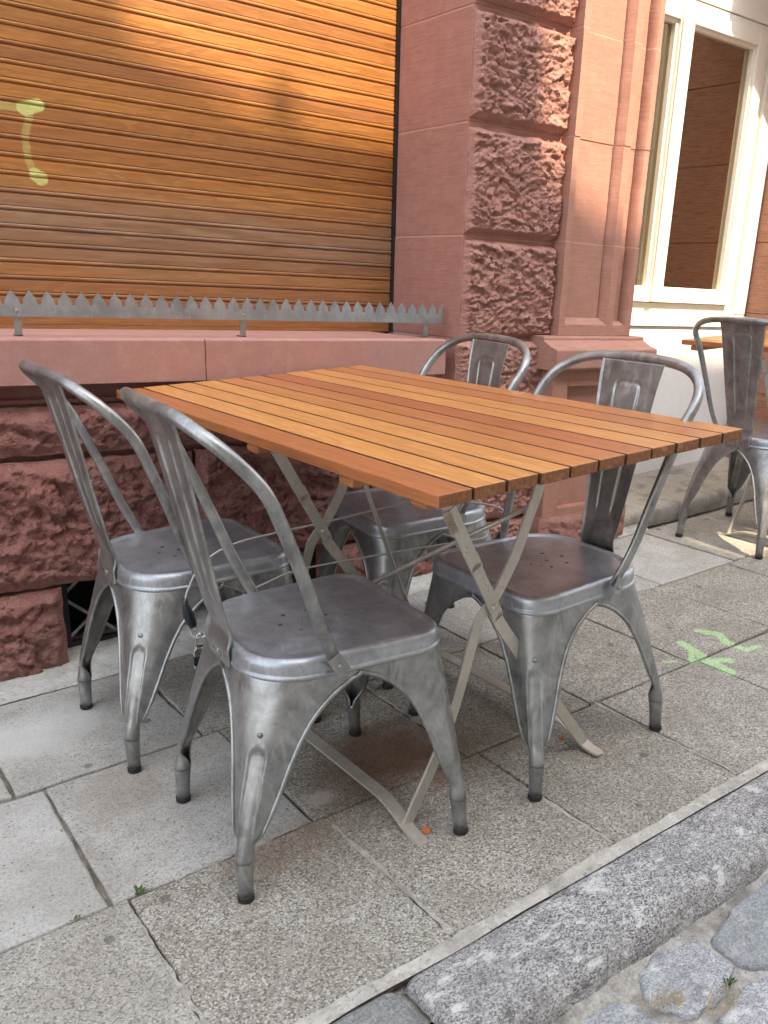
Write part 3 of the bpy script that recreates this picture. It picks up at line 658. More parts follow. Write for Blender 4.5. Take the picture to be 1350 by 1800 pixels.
def pilaster(x0=2.262, x1=2.617, mirror=False, name='stone_pilaster', label='tooled sandstone pilaster with sunk panel and moulded base'):
    yf = 2.258; t = thing(name, ((x0+x1)/2, yf, .12), label, 'pilaster'); L = (-(x0+x1)/2, -yf, -.12)
    def put(o): o.location = L; return o
    joints = [(.951, 1.219), (1.222, 1.54), (1.543, 1.85), (1.853, 2.2), (2.203, 2.6)]
    dx = x0-2.262
    for i, (za, zb) in enumerate(joints):
        o_ = .0 if i == 0 else .002*(i % 2)
        # plan profile (x, y): left edge, stile, sunk field, cavetto, fillet, groove, edge
        pr = [(2.262, 2.55), (2.262, yf), (2.290, yf), (2.2915, yf+.030), (2.482, yf+.030), (2.483, yf+.040), (2.4875, yf+.040), (2.489, yf+.028), (2.492, yf+.022), (2.498, yf+.012), (2.504, yf+.004), (2.506, yf), (2.541, yf), (2.543, yf+.030), (2.596, yf+.030), (2.597, yf+.042), (2.602, yf+.042), (2.604, yf+.028), (2.607, yf+.018), (2.612, yf+.004), (2.617, yf), (2.640, yf), (2.640, 2.55)]
        pr = [(a+dx, b+o_) for a, b in pr]
        mb = MB(); rows = []; nz = int((zb-za)/.012)
        for j in range(nz+1):
            z = za+(zb-za)*j/nz; rows.append([(x+noise.noise(Vector((x*9, z*14, i)))*.0018*(1 if y < 2.5 else 0)+(noise.noise(Vector((x*3, z*60, 3)))*.0012 if y < 2.5 else 0), y, z) for x, y in pr])
        mb.grid(rows); k = len(pr)
        base = len(mb.v)-len(rows)*k; mb.f.append(tuple(base+q for q in range(k))); mb.f.append(tuple(base+(len(rows)-1)*k+q for q in range(k))[::-1]); mb.mi += [0, 0]
        put(mb.build('shaft_stone', 'stone_pil', t, autosmooth=35))
        mb = MB(); mb.grid([[(a+(0.0012 if k_ == 0 else 0), min(b, 2.53)+.0018, z) for k_, (a, b) in enumerate(pr)] for z in (zb-.0002, zb+.0032)]); put(mb.build('joint_mortar', 'stone_joint', t))
    mb = MB()   # apron below the sunk panel with a sloping bevel
    mb.box(x0, x0+.378, yf-.0005, 2.5, .912, .9505)
    mb.prism([(yf-.0005, .9505), (yf+.0285, .974), (yf+.0285, .9505)], x0+.0305, x0+.24, 'x'); mb.prism([(yf-.0005, .9505), (yf+.0285, .966), (yf+.0285, .9505)], x0+.2815, x0+.34, 'x')
    put(mb.build('panel_apron', 'stone_pil', t, bevel=.0015))
    mb = MB()   # base cap: fillet, slope, fascia
    mb.prism([(2.50, .912), (2.243, .9118), (2.238, .905), (2.238, .897), (2.232, .895), (2.20, .879), (2.172, .872), (2.168, .868), (2.168, .808), (2.178, .800), (2.50, .800)], x0-.085, x1+.085, 'x')
    put(mb.build('base_cap', 'stone_pil', t, bevel=.002))
    mb = MB()   # plinth body with recessed panel
    a, b = x0-.055, x1+.045; yb = 2.205
    mb.box(a, a+.075, yb, 2.5, .0, .7995); mb.box(b-.06, b, yb, 2.5, .0, .7995); mb.box(a+.0752, b-.0602, yb+.0004, 2.5, .742, .7993); mb.box(a+.0752, b-.0602, yb+.0004, 2.5, .0, .30); mb.box(a+.07, b-.055, yb+.032, 2.5, .29, .75)
    put(mb.build('base_plinth', 'stone_pil', t, bevel=.003))
    mb = MB(); rough_face(mb, a-.01, b+.01, .06, .27, yb-.004, .008, 'split', .03, .002, 22, .05)
    put(mb.build('base_footing', 'stone_rough', t, smooth=True))
pilaster()

# ------------------------------------------------------------------ shop window bay
WY = 2.70
def shop_window():
    t = thing('shop_window', (3.3, WY, .25), 'cream white framed shop window above a white panel', 'window'); L = (-3.3, -WY, -.25)
    def put(o): o.location = L; return o
    mb = MB(); mb.box(2.62, 4.0, WY-.004, WY+.10, .16, .928); put(mb.build('lower_panel', 'white_wall', t, bevel=.002))
    mb = MB(); mb.box(2.62, 3.99, WY-.018, WY+.10, .930, .990); put(mb.build('window_ledge', 'white_paint', t, bevel=.004))
    mb = MB()
    mb.box(2.62, 3.885, WY-.002, WY+.09, .992, 1.032)                     # recessed lower rail of the casing
    mb.box(3.885, 3.985, WY-.020, WY+.10, .992, 2.215)                    # outer jamb
    mb.box(2.62, 3.99, WY-.016, WY+.10, 2.217, 2.60)                      # head
    mb.box(3.835, 3.8835, WY-.004, WY+.09, 1.034, 2.213)
    mb.box(2.62, 3.8835, WY-.010, WY+.09, 2.180, 2.2145)
    put(mb.build('casing', 'white_paint', t, bevel=.0025))
    def sash(x0, x1, z0, z1, fw, fl, fr, nm='sash'):
        mb = MB(); y0, y1 = WY-.028, WY+.035
        mb.box(x0, x0+fl, y0, y1, z0, z1); mb.box(x1-fr, x1, y0, y1, z0, z1); mb.box(x0+fl, x1-fr, y0+.0006, y1, z0, z0+fw*.85); mb.box(x0+fl, x1-fr, y0+.0006, y1, z1-fw*.85, z1)
        # glazing beads
        i0, i1, k0, k1 = x0+fl, x1-fr, z0+fw*.85, z1-fw*.85; b = .014
        mb.box(i0, i0+b, y0+.014, y1, k0, k1); mb.box(i1-b, i1, y0+.014, y1, k0, k1); mb.box(i0+b, i1-b, y0+.0145, y1, k0, k0+b); mb.box(i0+b, i1-b, y0+.0145, y1, k1-b, k1)
        o = put(mb.build(nm, 'white_paint', t, bevel=.002))
        mg = MB(); mg.box(i0+.004, i1-.004, WY+.008, WY+.012, k0+.004, k1-.004); g = mg.build('glass_pane', 'glass', o)
    sash(3.245, 3.834, 1.0345, 2.178, .062, .072, .062); sash(2.66, 3.243, 1.0345, 2.178, .062, .062, .016)
    mb = MB(); mb.box(3.232, 3.272, WY-.040, WY-.0285, 1.036, 2.176); put(mb.build('meeting_stile', 'white_paint', t, bevel=.003))
    # dim room behind the glass
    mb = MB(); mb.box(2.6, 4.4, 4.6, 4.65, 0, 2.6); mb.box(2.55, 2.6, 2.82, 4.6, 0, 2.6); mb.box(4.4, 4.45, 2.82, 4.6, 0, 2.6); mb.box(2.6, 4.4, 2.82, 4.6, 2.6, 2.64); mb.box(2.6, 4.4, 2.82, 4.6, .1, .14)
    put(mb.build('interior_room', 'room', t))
    # second window seen across the room
    mb = MB(); mb.box(3.62, 3.70, 3.6, 3.63, .9, 1.52); mb.box(3.98, 4.03, 3.6, 3.63, .9, 1.52); mb.box(3.7, 3.98, 3.6, 3.63, 1.46, 1.52); mb.box(3.7, 3.98, 3.6, 3.63, 1.12, 1.16); mb.box(3.7, 3.98, 3.6, 3.63, .9, .95)
    put(mb.build('inner_partition', 'white_paint', t))
shop_window()

def right_pillar():
    t = thing('stone_pillar', (4.4, GY, .2), 'tooled red sandstone pillar at the right edge beside the white window', 'pillar'); L = (-4.4, -GY, -.2)
    zj = [.1, .62, 1.0, 1.33, 1.69, 2.05, 2.6]; mb = MB()
    for i in range(6): mb.box(3.992-.0012*(i % 2), 4.9, 2.12, 3.0, zj[i]+.001, zj[i+1]-.001)
    o = mb.build('reveal', 'stone_tool', t, bevel=.003); o.location = L
    mb = MB(); mb.box(3.80, 4.95, 2.16, 3.0, 2.602, 2.95); mb.prism([(3.9905, 2.599), (3.9905, 2.25), (3.93, 2.30), (3.86, 2.36), (3.78, 2.42), (3.75, 2.46), (3.66, 2.52), (3.6, 2.57), (3.56, 2.599)], 2.29, 2.60)  # unseen cap and arch bracket, added and shaped to shade the window head
    o = mb.build('shading_capital', 'stone_pil', t, bevel=.01); o.location = L
right_pillar()

def step():
    mb = MB(); X = [2.705+i*.03 for i in range(75)]; n1 = lambda x, s: noise.noise(Vector((x*5, s, 0)))*.006
    prof = [(2.262, -.02), (2.258, .012), (2.262, .040), (2.275, .052), (2.31, .057), (2.45, .060), (2.72, .066)]
    mb.grid([[(x, y+n1(x, y), gz(x)+z+n1(x*2, z)*.5) for x in X] for y, z in prof])
    # left end cap
    mb.grid([[(2.705, y+n1(2.705, y), gz(2.705)+z+n1(2.705*2, z)*.5) for y, z in prof], [(2.705, y+n1(2.705, y), gz(2.705)-.05) for y, z in prof]])
    o = mb.build('cement_step', 'cement', smooth=True); tag(o, 'low worn cement step in front of the white shop window', 'step')
step()

# ------------------------------------------------------------------ buildings that shade the street
def opposite():
    t = thing('townhouse', (2, -5, -.4), 'plastered townhouse on the far side of the street behind the viewer', 'house'); L = (-2, .0+5, .4)
    # roofline steps (x, z at the front eaves)
    sh = math.tan(SUN_AZ)*7.4
    prof = [(-9, 11.6), (.93, 11.45), (.97, 10.86), (1.22, 10.78), (1.36, 10.72), (1.41, 10.83), (1.47, 10.83), (1.52, 10.72), (2.11, 10.70), (2.15, 10.13), (2.30, 10.07), (2.46, 10.00), (2.6, 9.94), (3.2, 10.03), (4.2, 9.92), (40, 9.9)]
    poly = [(x+sh, z) for x, z in prof]; poly = [(-9, -1)]+poly+[(40, -1)]
    xa, xb = 3.02, 3.66           # unseen slot added high in the facade to let one patch of sun through
    zt = lambda x: next(z0+(z1-z0)*(x-x0)/(x1-x0) for (x0, z0), (x1, z1) in zip(poly[1:-1], poly[2:-1]) if x0 <= x <= x1)
    left = [p for p in poly if p[0] < xa]; right = [p for p in poly if p[0] > xb]
    mb = MB(); mb.prism(left+[(xa, zt(xa)), (xa, -1)], -5.6, -5.0); mb.prism([(xb, -1), (xb, zt(xb))]+right, -5.6, -5.0)
    k_ = .6*math.tan(SUN_EL)
    mb.prism([(-5.0, -1), (-5.0, 8.16), (-5.6, 8.16+k_), (-5.6, -1)], xa, xb, 'x'); mb.prism([(-5.0, 8.52), (-5.0, zt(xa)), (-5.6, zt(xa)), (-5.6, 8.52+k_)], xa, xb, 'x')
    o = mb.build('facade', 'plaster', t); o.location = L
    for fl in range(3):
        for k in range(10):
            x = -7.5+k*2.6; z = 1.2+fl*3.0; mb = MB()
            if fl == 2 and k == 4: continue  # left out, it would block the added sun slot
            mb.box(x, x+1.1, -5.001, -4.96, z, z+1.7)
            o = mb.build('window', 'iron', t); o.location = L
opposite()

# ------------------------------------------------------------------ steel bistro chair
TOPC = {(1, 1): (.190, .202, .062), (-1, 1): (-.190, .202, .062), (1, -1): (.170, -.161, .110), (-1, -1): (-.170, -.161, .110)}
FOOT = {(1, 1): (.2208, .206), (-1, 1): (-.2208, .206), (1, -1): (.1763, -.217), (-1, -1): (-.1763, -.217)}
ZT = .392; ZB = .078
def outline(z, inset=0.0, n=10, grow=0.0):
    """closed plan outline at height z; returns per-corner arcs and full list"""
    t = (ZT-z)/(ZT-ZB); t = max(0, t); cs = {}
    for k, (x, y, r) in TOPC.items():
        fx, fy = FOOT[k]; ex = fx+math.copysign(.013, fx); ey = fy+math.copysign(.013, fy)
        cs[k] = ((x+(ex-x)*t), (y+(ey-y)*t), (r+(.017-r)*min(1, t*1.25)))
    return cs
def corner_path(z, key, wing, nseg=26, inset=0.0):
    """points along the outline centred on corner key, within +-wing arc length"""
    cs = outline(z); X, Y, r = cs[key]; sx, sy = key
    nx = cs[(-sx, sy)]; ny = cs[(sx, -sy)]
    c = Vector((X, Y)); a = (Vector(nx[:2])-c).normalized(); b = (Vector(ny[:2])-c).normalized()     # a: across the front/rear, b: along the side
    ang = a.angle(b); tl = r/math.tan(ang/2); ta = c+a*tl; tb = c+b*tl; ctr = c+(a+b).normalized()*(r/math.sin(ang/2)); arc = math.pi-ang; al = arc*r
    va, vb = ta-ctr, tb-ctr; out = []
    for i in range(nseg+1):
        s = (i/nseg*2-1)*wing            # negative: towards a, positive: towards b
        if s < -al/2: p = ta+a*(-s-al/2)
        elif s > al/2: p = tb+b*(s-al/2)
        else:
            f = (s+al/2)/al; th = f*arc; w1 = math.sin(arc-th)/math.sin(arc); w2 = math.sin(th)/math.sin(arc); p = ctr+va*w1+vb*w2
        if inset: 
            d = (Vector((0, 0))-p); p = p+d.normalized()*inset
        out.append(p)
    return out, (-(a+b)).normalized()
WING = [(.078, .0138), (.09, .0180), (.105, .0255), (.13, .0345), (.16, .0435), (.20, .053), (.24, .061), (.28, .072), (.31, .084), (.33, .097), (.348, .113), (.362, .130), (.372, .147), (.379, .163), (.384, .185)]
def wing(z, full):
    if z <= WING[0][0]: return WING[0][1]
    for (a, wa), (b, wb) in zip(WING, WING[1:]):
        if z <= b: return min(full, wa+(wb-wa)*(z-a)/(b-a))
    return full
def side_half(key, z):
    """arc lengths from corner to the middle of both adjoining sides"""
    cs = outline(z); X, Y, r = cs[key]; sx, sy = key
    c = Vector((X, Y)); A = Vector(cs[(-sx, sy)][:2]); B = Vector(cs[(sx, -sy)][:2]); a = (A-c).normalized(); b = (B-c).normalized(); ang = a.angle(b)
    tl = r/math.tan(ang/2); al = (math.pi-ang)*r
    return (A-c).length/2-tl+al/2, (B-c).length/2-tl+al/2
def make_leg(key, parent):
    mb = MB(); rows = []; NS = 36; zs = []
    z = ZB
    zs = [ZB+(ZT-ZB)*(i/46) for i in range(47)]; zs = sorted(set(zs+[.372, .379, .382, .384]))
    lip1, lip2 = [], []
    for z in zs:
        fa, fb = side_half(key, z); w = wing(z, 9)
        if z >= .384: w = 9
        wa, wb = min(w, fa), min(w, fb); row = []
        # asymmetric wings: sample both halves separately
        pa, dg = corner_path(z, key, wa, NS); pb, _ = corner_path(z, key, wb, NS)
        pts = pa[:NS//2]+pb[NS//2:]
        rr = []
        for i, p in enumerate(pts):
            s = (i/NS*2-1)*(wa if i < NS/2 else wb); g = 0
            # pressed channel running down the corner, rounded at both ends
            hw = .0165 if z > .12 else .0165*max(.1, (z-.085)/.035)
            if .088 < z < .285:
                dd = abs(s)-hw; top = (z-.262)/.020
                if top > 0: dd = math.hypot(abs(s), (z-.262)) - .0165
                q = max(0, min(1, -dd/.004)); q = q*q*(3-2*q); g = -.0042*q
                rim = math.exp(-((dd-.001)/.0022)**2)*.0012; g += rim
            q_ = max(0, min(1, (.135-z)/.05)); q_ = q_*q_*(3-2*q_); x_, y_ = p.x+dg.x*g*(1-q_), p.y+dg.y*g*(1-q_)
            if q_ > 0:      # the channel closes round the foot tube
                X_, Y_, r_ = outline(z)[key]; cx_, cy2 = X_-math.copysign(.0172, X_), Y_-math.copysign(.0172, Y_)
                sg_ = 1 if dg.x*(pa[0].y-cy2)-dg.y*(pa[0].x-cx_) > 0 else -1
                an = math.atan2(dg.y, dg.x)-(i/NS*2-1)*sg_*math.pi*.93; x_ = x_*(1-q_)+(cx_+math.cos(an)*.0166)*q_; y_ = y_*(1-q_)+(cy2+math.sin(an)*.0166)*q_
            rr.append((x_, y_, z))
        rows.append(rr)
        if z < .3845: lip1.append(rr[0]); lip2.append(rr[-1])
    mb.grid(rows)
    # ankle: from channel to round foot tube
    fx, fy = FOOT[key]; ank = []
    ctr = Vector((fx, fy))
    tz = [(.086, .0150), (.080, .0166), (.070, .0160), (.055, .0148), (.035, .0142), (.012, .0136)]
    d = Vector((TOPC[key][0], TOPC[key][1]))
    for z, r in tz:
        X, Y, r_ = outline(max(z, ZB))[key]; X -= math.copysign(.0172, fx); Y -= math.copysign(.0172, fy); t = min(1, z/ZB); c = ctr+(Vector((X, Y))-ctr)*t
        ank.append([(c.x+math.cos(k/20*2*math.pi)*r, c.y+math.sin(k/20*2*math.pi)*r, z) for k in range(20)])
    mb.grid(ank, True); 
    # rolled lip on both arch edges
    for lp in (lip1, lip2): mb.tube([(p[0]*1.004, p[1]*1.004, p[2]) for p in lp], [.0010+.0032*min(1, i/14) for i in range(len(lp))], 8)
    o = mb.build('leg', 'galv', parent, smooth=True); m = o.modifiers.new('solid', 'SOLIDIFY'); m.thickness = .0012; m.offset = -1
    c, dg = corner_path(.300, key, .03, 4); c = c[2]; mb = MB(); mb.tube([(c.x+dg.x*e, c.y+dg.y*e, .300) for e in (0, .0012, .0022, .0026)], [.0055, .0050, .0034, .0010], 12); mb.build('rivet', 'galv', o, smooth=True)
    mb = MB(); c = ctr; mb.cyl((c.x, c.y, 0), (c.x, c.y, .012), .0150, .0148, 20)
    mb.build('rubber_foot', 'rubber', o, smooth=False, bevel=.002)
    return o
def seat_outline(grow, n=14):
    pts = []
    for key in ((1, 1), (1, -1), (-1, -1), (-1, 1)):
        fa, fb = side_half(key, ZT); pa, dg = corner_path(ZT, key, fa, 2*n); pb, _ = corner_path(ZT, key, fb, 2*n)
        seg = pa[:n]+pb[n:]
        if key in ((1, -1), (-1, 1)): seg = seg[::-1]
        pts += seg[:-1]
    # offset inward/outward along the normal
    k = len(pts); out = []
    for i in range(k):
        a, b = pts[i-1], pts[(i+1) % k]; t = (b-a).normalized(); nrm = Vector((t.y, -t.x)); 
        if nrm.dot(pts[i]) < 0: nrm = -nrm
        out.append(pts[i]+nrm*grow)
    return out
TUBE = [(.1700, -.026, .402), (.1865, -.037, .436), (.1990, -.062, .50), (.2080, -.088, .58), (.2165, -.117, .66), (.2215, -.146, .73), (.2165, -.190, .785), (.1850, -.222, .818), (.1330, -.240, .836), (.066, -.250, .842), (0, -.253, .8435)]
def make_chair(loc, a, label, group):
    z0 = gz(loc[0], loc[1]); ca, sa = math.cos(a), math.sin(a)
    ex = Vector((sa, -ca, GX*sa)).normalized(); ez = Vector((-GX, 0, 1)).normalized(); ey = ez.cross(ex).normalized(); ex = ey.cross(ez)
    Mx = Matrix((ex, ey, ez)).transposed().to_4x4(); Mx.translation = (loc[0], loc[1], z0+.0005)
    t = thing('metal_chair', None, label, 'chair', group, mat=Mx)
    # seat pan
    mb = MB(); rows = []
    for g, z in [(.0035, .3895), (.0045, .3925), (.0035, .3955), (.0015, .3965), (.0012, .400), (.001, .412), (-.001, .4185), (-.0050, .4235), (-.0105, .4255), (-.0165, .4245), (-.0205, .4215), (-.026, .4205)]:
        rows.append([(p.x, p.y, z) for p in seat_outline(g)])
    last = seat_outline(-.026)
    for s in (.85, .68, .5, .3, .12, .01):
        rows.append([(p.x*s, p.y*s, .4205-.0015*(1-s)) for p in last])
    mb.grid(rows, True); o = mb.build('seat', 'galv_seat', t, smooth=True)
    for key in TOPC: make_leg(key, t)
    # crossed braces under the seat
    for sx, z in ((1, .362), (-1, .3665)):
        mb = MB(); mb.obox((sx*.160, .165, z), (-sx*.128, -.118, z), (0, 0, 1), .018, .0025); mb.build('under_brace', 'galv', t)
    # back tube
    half = catmull(TUBE, 6); full = [(-p.x, p.y, p.z) for p in half[:-1]]+[tuple(p) for p in half[::-1]]
    N = len(full); rad = []; flat = []
    for i in range(N):
        e = min(i, N-1-i)/(N/2); rad.append(.0108)
        k = max(0, 1-e*10/1.6)  # flattened near the seat
        f = min(1, e*2.2); flat.append((.55+.45*f, 1.08-.08*f) if e < .46 else (1, 1))
    mb = MB(); mb.tube(full, rad, 14, flat, up=(1, 0, 0)); mb.build('back_tube', 'galv', t, smooth=True)
    for s in (-1, 1):
        mb = MB(); mb.obox((s*.1925, -.036, .428), (s*.1965, -.018, .396), (0, 1, .3), .026, .0022)
        mb.cyl((s*.1945, -.026, .410), (s*.2005, -.026, .410), .0055, .004, 14); mb.cyl((s*.1945, -.012, .404), (s*.1995, -.012, .404), .003, .002, 10)
        mb.build('tube_bracket', 'galv', t, bevel=.0006)
    # back splat: long tapered plate with pressed inverted-U rib
    prof = catmull([(0, -.1700, .386), (0, -.1695, .400), (0, -.1690, .415), (0, -.1640, .431), (0, -.1625, .447), (0, -.1700, .475), (0, -.1820, .54), (0, -.1960, .62), (0, -.2090, .70), (0, -.2230, .78), (0, -.2370, .835)], 16)
    mb = MB(); rows = []; NW = 96; L_ = [0]
    for i in range(1, len(prof)): L_.append(L_[-1]+(prof[i]-prof[i-1]).length)
    for i, p in enumerate(prof):
        z = p.z; tt = (z-.45)/(.833-.45); hw = .052+(.090-.052)*max(0, tt) if z > .45 else .052-.002*math.sin(min(1, (.45-z)/.06)*1.57)
        tg = (prof[min(i+1, len(prof)-1)]-prof[max(0, i-1)]).normalized(); nrm = Vector((0, -tg.z, tg.y)); row = []
        for j in range(NW+1):
            u = (j/NW*2-1); x = u*hw; h = 0
            # rolled side flanges
            if abs(u) > .93: h -= .004*((abs(u)-.93)/.07)**2
            zt_, rr_ = .790, .030; half_u = .021+.014*max(0, (z-.5)/.27)
            if .50 < z < .81:
                if z > zt_-.012: d = abs(max(abs(x)-(half_u-.012), 0)); d = math.hypot(max(abs(x)-(half_u-.014), 0), z-(zt_-.014))-.014
                else: d = abs(x)-half_u
                fade = min(1, (z-.50)/.03)
                h += math.exp(-(d/.0026)**2)*.0038*fade - (.0012*fade if d < 0 else 0)
            if z < .45: h += -.0*abs(u)
            row.append((x, p.y+nrm.y*h, p.z+nrm.z*h))
        rows.append(row)
    mb.grid(rows); o = mb.build('backrest', 'galv', t, smooth=True, solid=.0014)
    # embossed maker's name at the foot of the splat
    tc = bpy.data.curves.new('lettering', 'FONT'); tc.body = 'TOLIX'; tc.size = .0125; tc.extrude = .0005; tc.align_x = 'CENTER'; tc.align_y = 'CENTER'; tc.space_character = 1.25
    to = bpy.data.objects.new('tmp', tc); col.objects.link(to); dg = bpy.context.evaluated_depsgraph_get(); me = bpy.data.meshes.new_from_object(to.evaluated_get(dg)); bpy.data.objects.remove(to)
    me.transform(Matrix.Translation((0, -.1712, .400)) @ Matrix.Rotation(R(90), 4, 'X'))
    link('embossed_lettering', me, 'brass', o)
    return t
def copy_tree(o, parent=None):
    c = o.copy(); col.objects.link(c)
    if parent: c.parent = parent
    for ch in list(o.children): copy_tree(ch, c)
    return c
GR = 'grey metal chairs around the slatted tables'
chairA = make_chair((.7597, 1.3311), -.0794, 'worn galvanised steel chair nearest the camera, swirl-marked seat pushed under the table', GR)
def chair_at(x, y, a, label):
    c = copy_tree(chairA); ca, sa = math.cos(a), math.sin(a)
    ex = Vector((sa, -ca, GX*sa)).normalized(); ez = Vector((-GX, 0, 1)).normalized(); ey = ez.cross(ex).normalized(); ex = ey.cross(ez)
    Mx = Matrix((ex, ey, ez)).transposed().to_4x4(); Mx.translation = (x, y, gz(x, y)+.0005); c.matrix_world = Mx; c['label'] = label; return c
chair_at(.7329, 1.8684, -.0061, 'steel chair against the rough stone wall, left of the table beside the cable lock')
chair_at(1.3503, 1.304, -3.1655, 'steel chair right of the table on the kerb side, seat facing left')
chair_at(1.4065, 1.8736, -3.2723, 'steel chair behind the table close to the rough pillar, seat half hidden below the slats')
chair_at(3.0651, 1.8906, .0468, 'steel chair at the right edge of the photo, seen from behind at the second table')

# ------------------------------------------------------------------ folding slat table
def table_matrix(cx, cyy, yaw, tilt=.0132):
    gx = GX+tilt; u = Vector((math.cos(yaw), math.sin(yaw), gx*math.cos(yaw))).normalized(); ez = Vector((-gx, 0, 1)).normalized(); v = ez.cross(u).normalized(); u = v.cross(ez)
    Mx = Matrix((u, v, ez)).transposed().to_4x4(); Mx.translation = (cx, cyy, gz(cx, cyy)); return Mx
def make_table(cx, cyy, yaw, label, sticker=True, off=(0, 0)):
    # local frame: x along the slats (towards the kerb), y across, z up
    t = thing('folding_table', None, label, 'table', 'slatted folding tables', mat=table_matrix(cx, cyy, yaw))
    mb = MB(); W_, L_ = .7401, 1.3013; n_ = 11; gap = .0056; sw = (W_-gap*(n_-1))/n_; tones = [.85, .14, .30, .20, .60, .76, .95, .30, .38, .78, .62]
    ZTOP = .7405; TH = .0195
    for i in range(n_):
        y0 = -W_/2+i*(sw+gap); mb.setv(tones[i], .07+i*.083+.01*(i % 3)); e = rnd.uniform(-.0012, .0012)
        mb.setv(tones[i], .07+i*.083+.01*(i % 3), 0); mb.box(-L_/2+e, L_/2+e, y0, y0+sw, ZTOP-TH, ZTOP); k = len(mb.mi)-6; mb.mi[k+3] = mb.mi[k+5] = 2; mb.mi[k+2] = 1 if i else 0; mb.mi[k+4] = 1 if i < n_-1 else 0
    o = mb.build('tabletop', ['wood', 'wood_gap_shade', 'wood_end'], t, bevel=.0018, bseg=2)
    for xb in (.590, .392, .06, -.205, -.590):
        mb = MB(); mb.setv(.75, xb); k = .356; mb.box(xb-.0215, xb+.0215, -.3605, k, ZTOP-TH-(.0135 if xb > .5 else .0205), ZTOP-TH-.0004)
        mb.build('batten', 'wood', t, bevel=.006, bseg=3)
    SHR = Matrix(((1, 0, 0, 0), (0, 1, GX+.0132, 0), (0, 0, 1, 0), (0, 0, 0, 1)))
    def frame(sgn, nm):
        """one of the two crossed frames: two flat legs and a bent floor bar"""
        sx = (.435, -.190)
        for k, s in enumerate(sx):
            mb = MB(); o_ = .005*(1 if nm == 'a' else -1)
            if nm == 'a':    # hinged strap leg, straight
                P = [(-.205, .690), (-.168, .627), (-.048, .420), (-.010, .355), (.262, .010)]
            else:            # bent leg
                P = [(.060, .700), (.058, .640), (.038, .588), (.006, .508), (-.040, .436), (-.066, .410), (-.086, .372), (-.142, .190), (-.236, .010)]
            P = catmull([(s+o_, y, z) for y, z in P], 5)
            ring = []
            for i, p in enumerate(P):
                tg = (P[min(i+1, len(P)-1)]-P[max(i-1, 0)]).normalized(); wd = Vector((0, -tg.z, tg.y)); hw = .0125; th = .0030
                ring.append([p+wd*hw-Vector((th, 0, 0)), p-wd*hw-Vector((th, 0, 0)), p-wd*hw+Vector((th, 0, 0)), p+wd*hw+Vector((th, 0, 0))])
            mb.grid(ring, True); b = len(mb.v)-4*len(ring); mb.f += [(b, b+1, b+2, b+3), (b+4*len(ring)-1, b+4*len(ring)-2, b+4*len(ring)-3, b+4*len(ring)-4)]; mb.mi += [0, 0]
            mb.build('leg', 'table_steel', t, bevel=.0008)
    for nm in 'ab':
        frame(1, nm)
        yb = .262 if nm == 'a' else -.236
        # floor bar: flat, ends bent down to the ground
        P = catmull([(.492, yb, .005), (.458, yb, .006), (.435, yb, .012), (.40, yb, .026), (.36, yb, .037), (.30, yb, .040), (0, yb, .040), (-.06, yb, .040), (-.12, yb, .037), (-.16, yb, .026), (-.195, yb, .012), (-.22, yb, .006), (-.25, yb, .005)], 5)
        mb = MB(); ring = []
        for i, p in enumerate(P):
            tg = (P[min(i+1, len(P)-1)]-P[max(i-1, 0)]).normalized(); nr = Vector((-tg.z, 0, tg.x)); hw = .0135*(1 if 2 < i < len(P)-3 else (.55 if i in (0, len(P)-1) else .9)); th = .0030
            ring.append([p+Vector((0, hw, 0))-nr*th, p-Vector((0, hw, 0))-nr*th, p-Vector((0, hw, 0))+nr*th, p+Vector((0, hw, 0))+nr*th])
        mb.grid(ring, True); b = len(mb.v)-4*len(ring); mb.f += [(b, b+1, b+2, b+3), (b+4*len(ring)-1, b+4*len(ring)-2, b+4*len(ring)-3, b+4*len(ring)-4)]; mb.mi += [0, 0]
        mb.build('floor_bar', 'table_steel', t, bevel=.0008)
    for s in (.435, -.190):
        for (y, z, r) in [(-.052, .424, .0062), (-.132, .556, .0065)]:
            mb = MB(); mb.tube([(s+.006, y, z), (s+.0095, y, z), (s+.0125, y, z), (s+.0132, y, z)], [r, r, r*.75, r*.2], 14, up=(0, 1, 0))
            mb.build('rivet', 'table_steel', t, smooth=True)
        mb = MB()  # hinge strap lapped over the leg
        d = Vector((0, .5, -.86)).normalized(); p0 = Vector((s+.0095, -.175, .638)); p1 = Vector((s+.0095, -.103, .512))
        mb.obox(p0, p1, (0, .86, .5), .0262, .0026); mb.cyl(p1-Vector((.0013, 0, 0)), p1+Vector((.0013, 0, 0)), .0131, .0131, 20)
        mb.obox(Vector((s+.002, -.108, .545)), Vector((s+.002, -.090, .513)), (0, .86, .5), .010, .010)
        mb.build('hinge_strap', 'table_steel', t, bevel=.0005)
    mb = MB(); mb.tube([(.428, .046, .603), (.30, 0.0, .520), (-.184, -.150, .205)], .0052, 10); mb.build('brace_rod', 'table_steel', t, smooth=True)
    mb = MB(); mb.tube([(.215, -.215, .700), (.16, -.155, .605), (.02, .035, .33), (-.10, .215, .07)], .0045, 10); mb.build('brace_rod', 'table_steel', t, smooth=True)
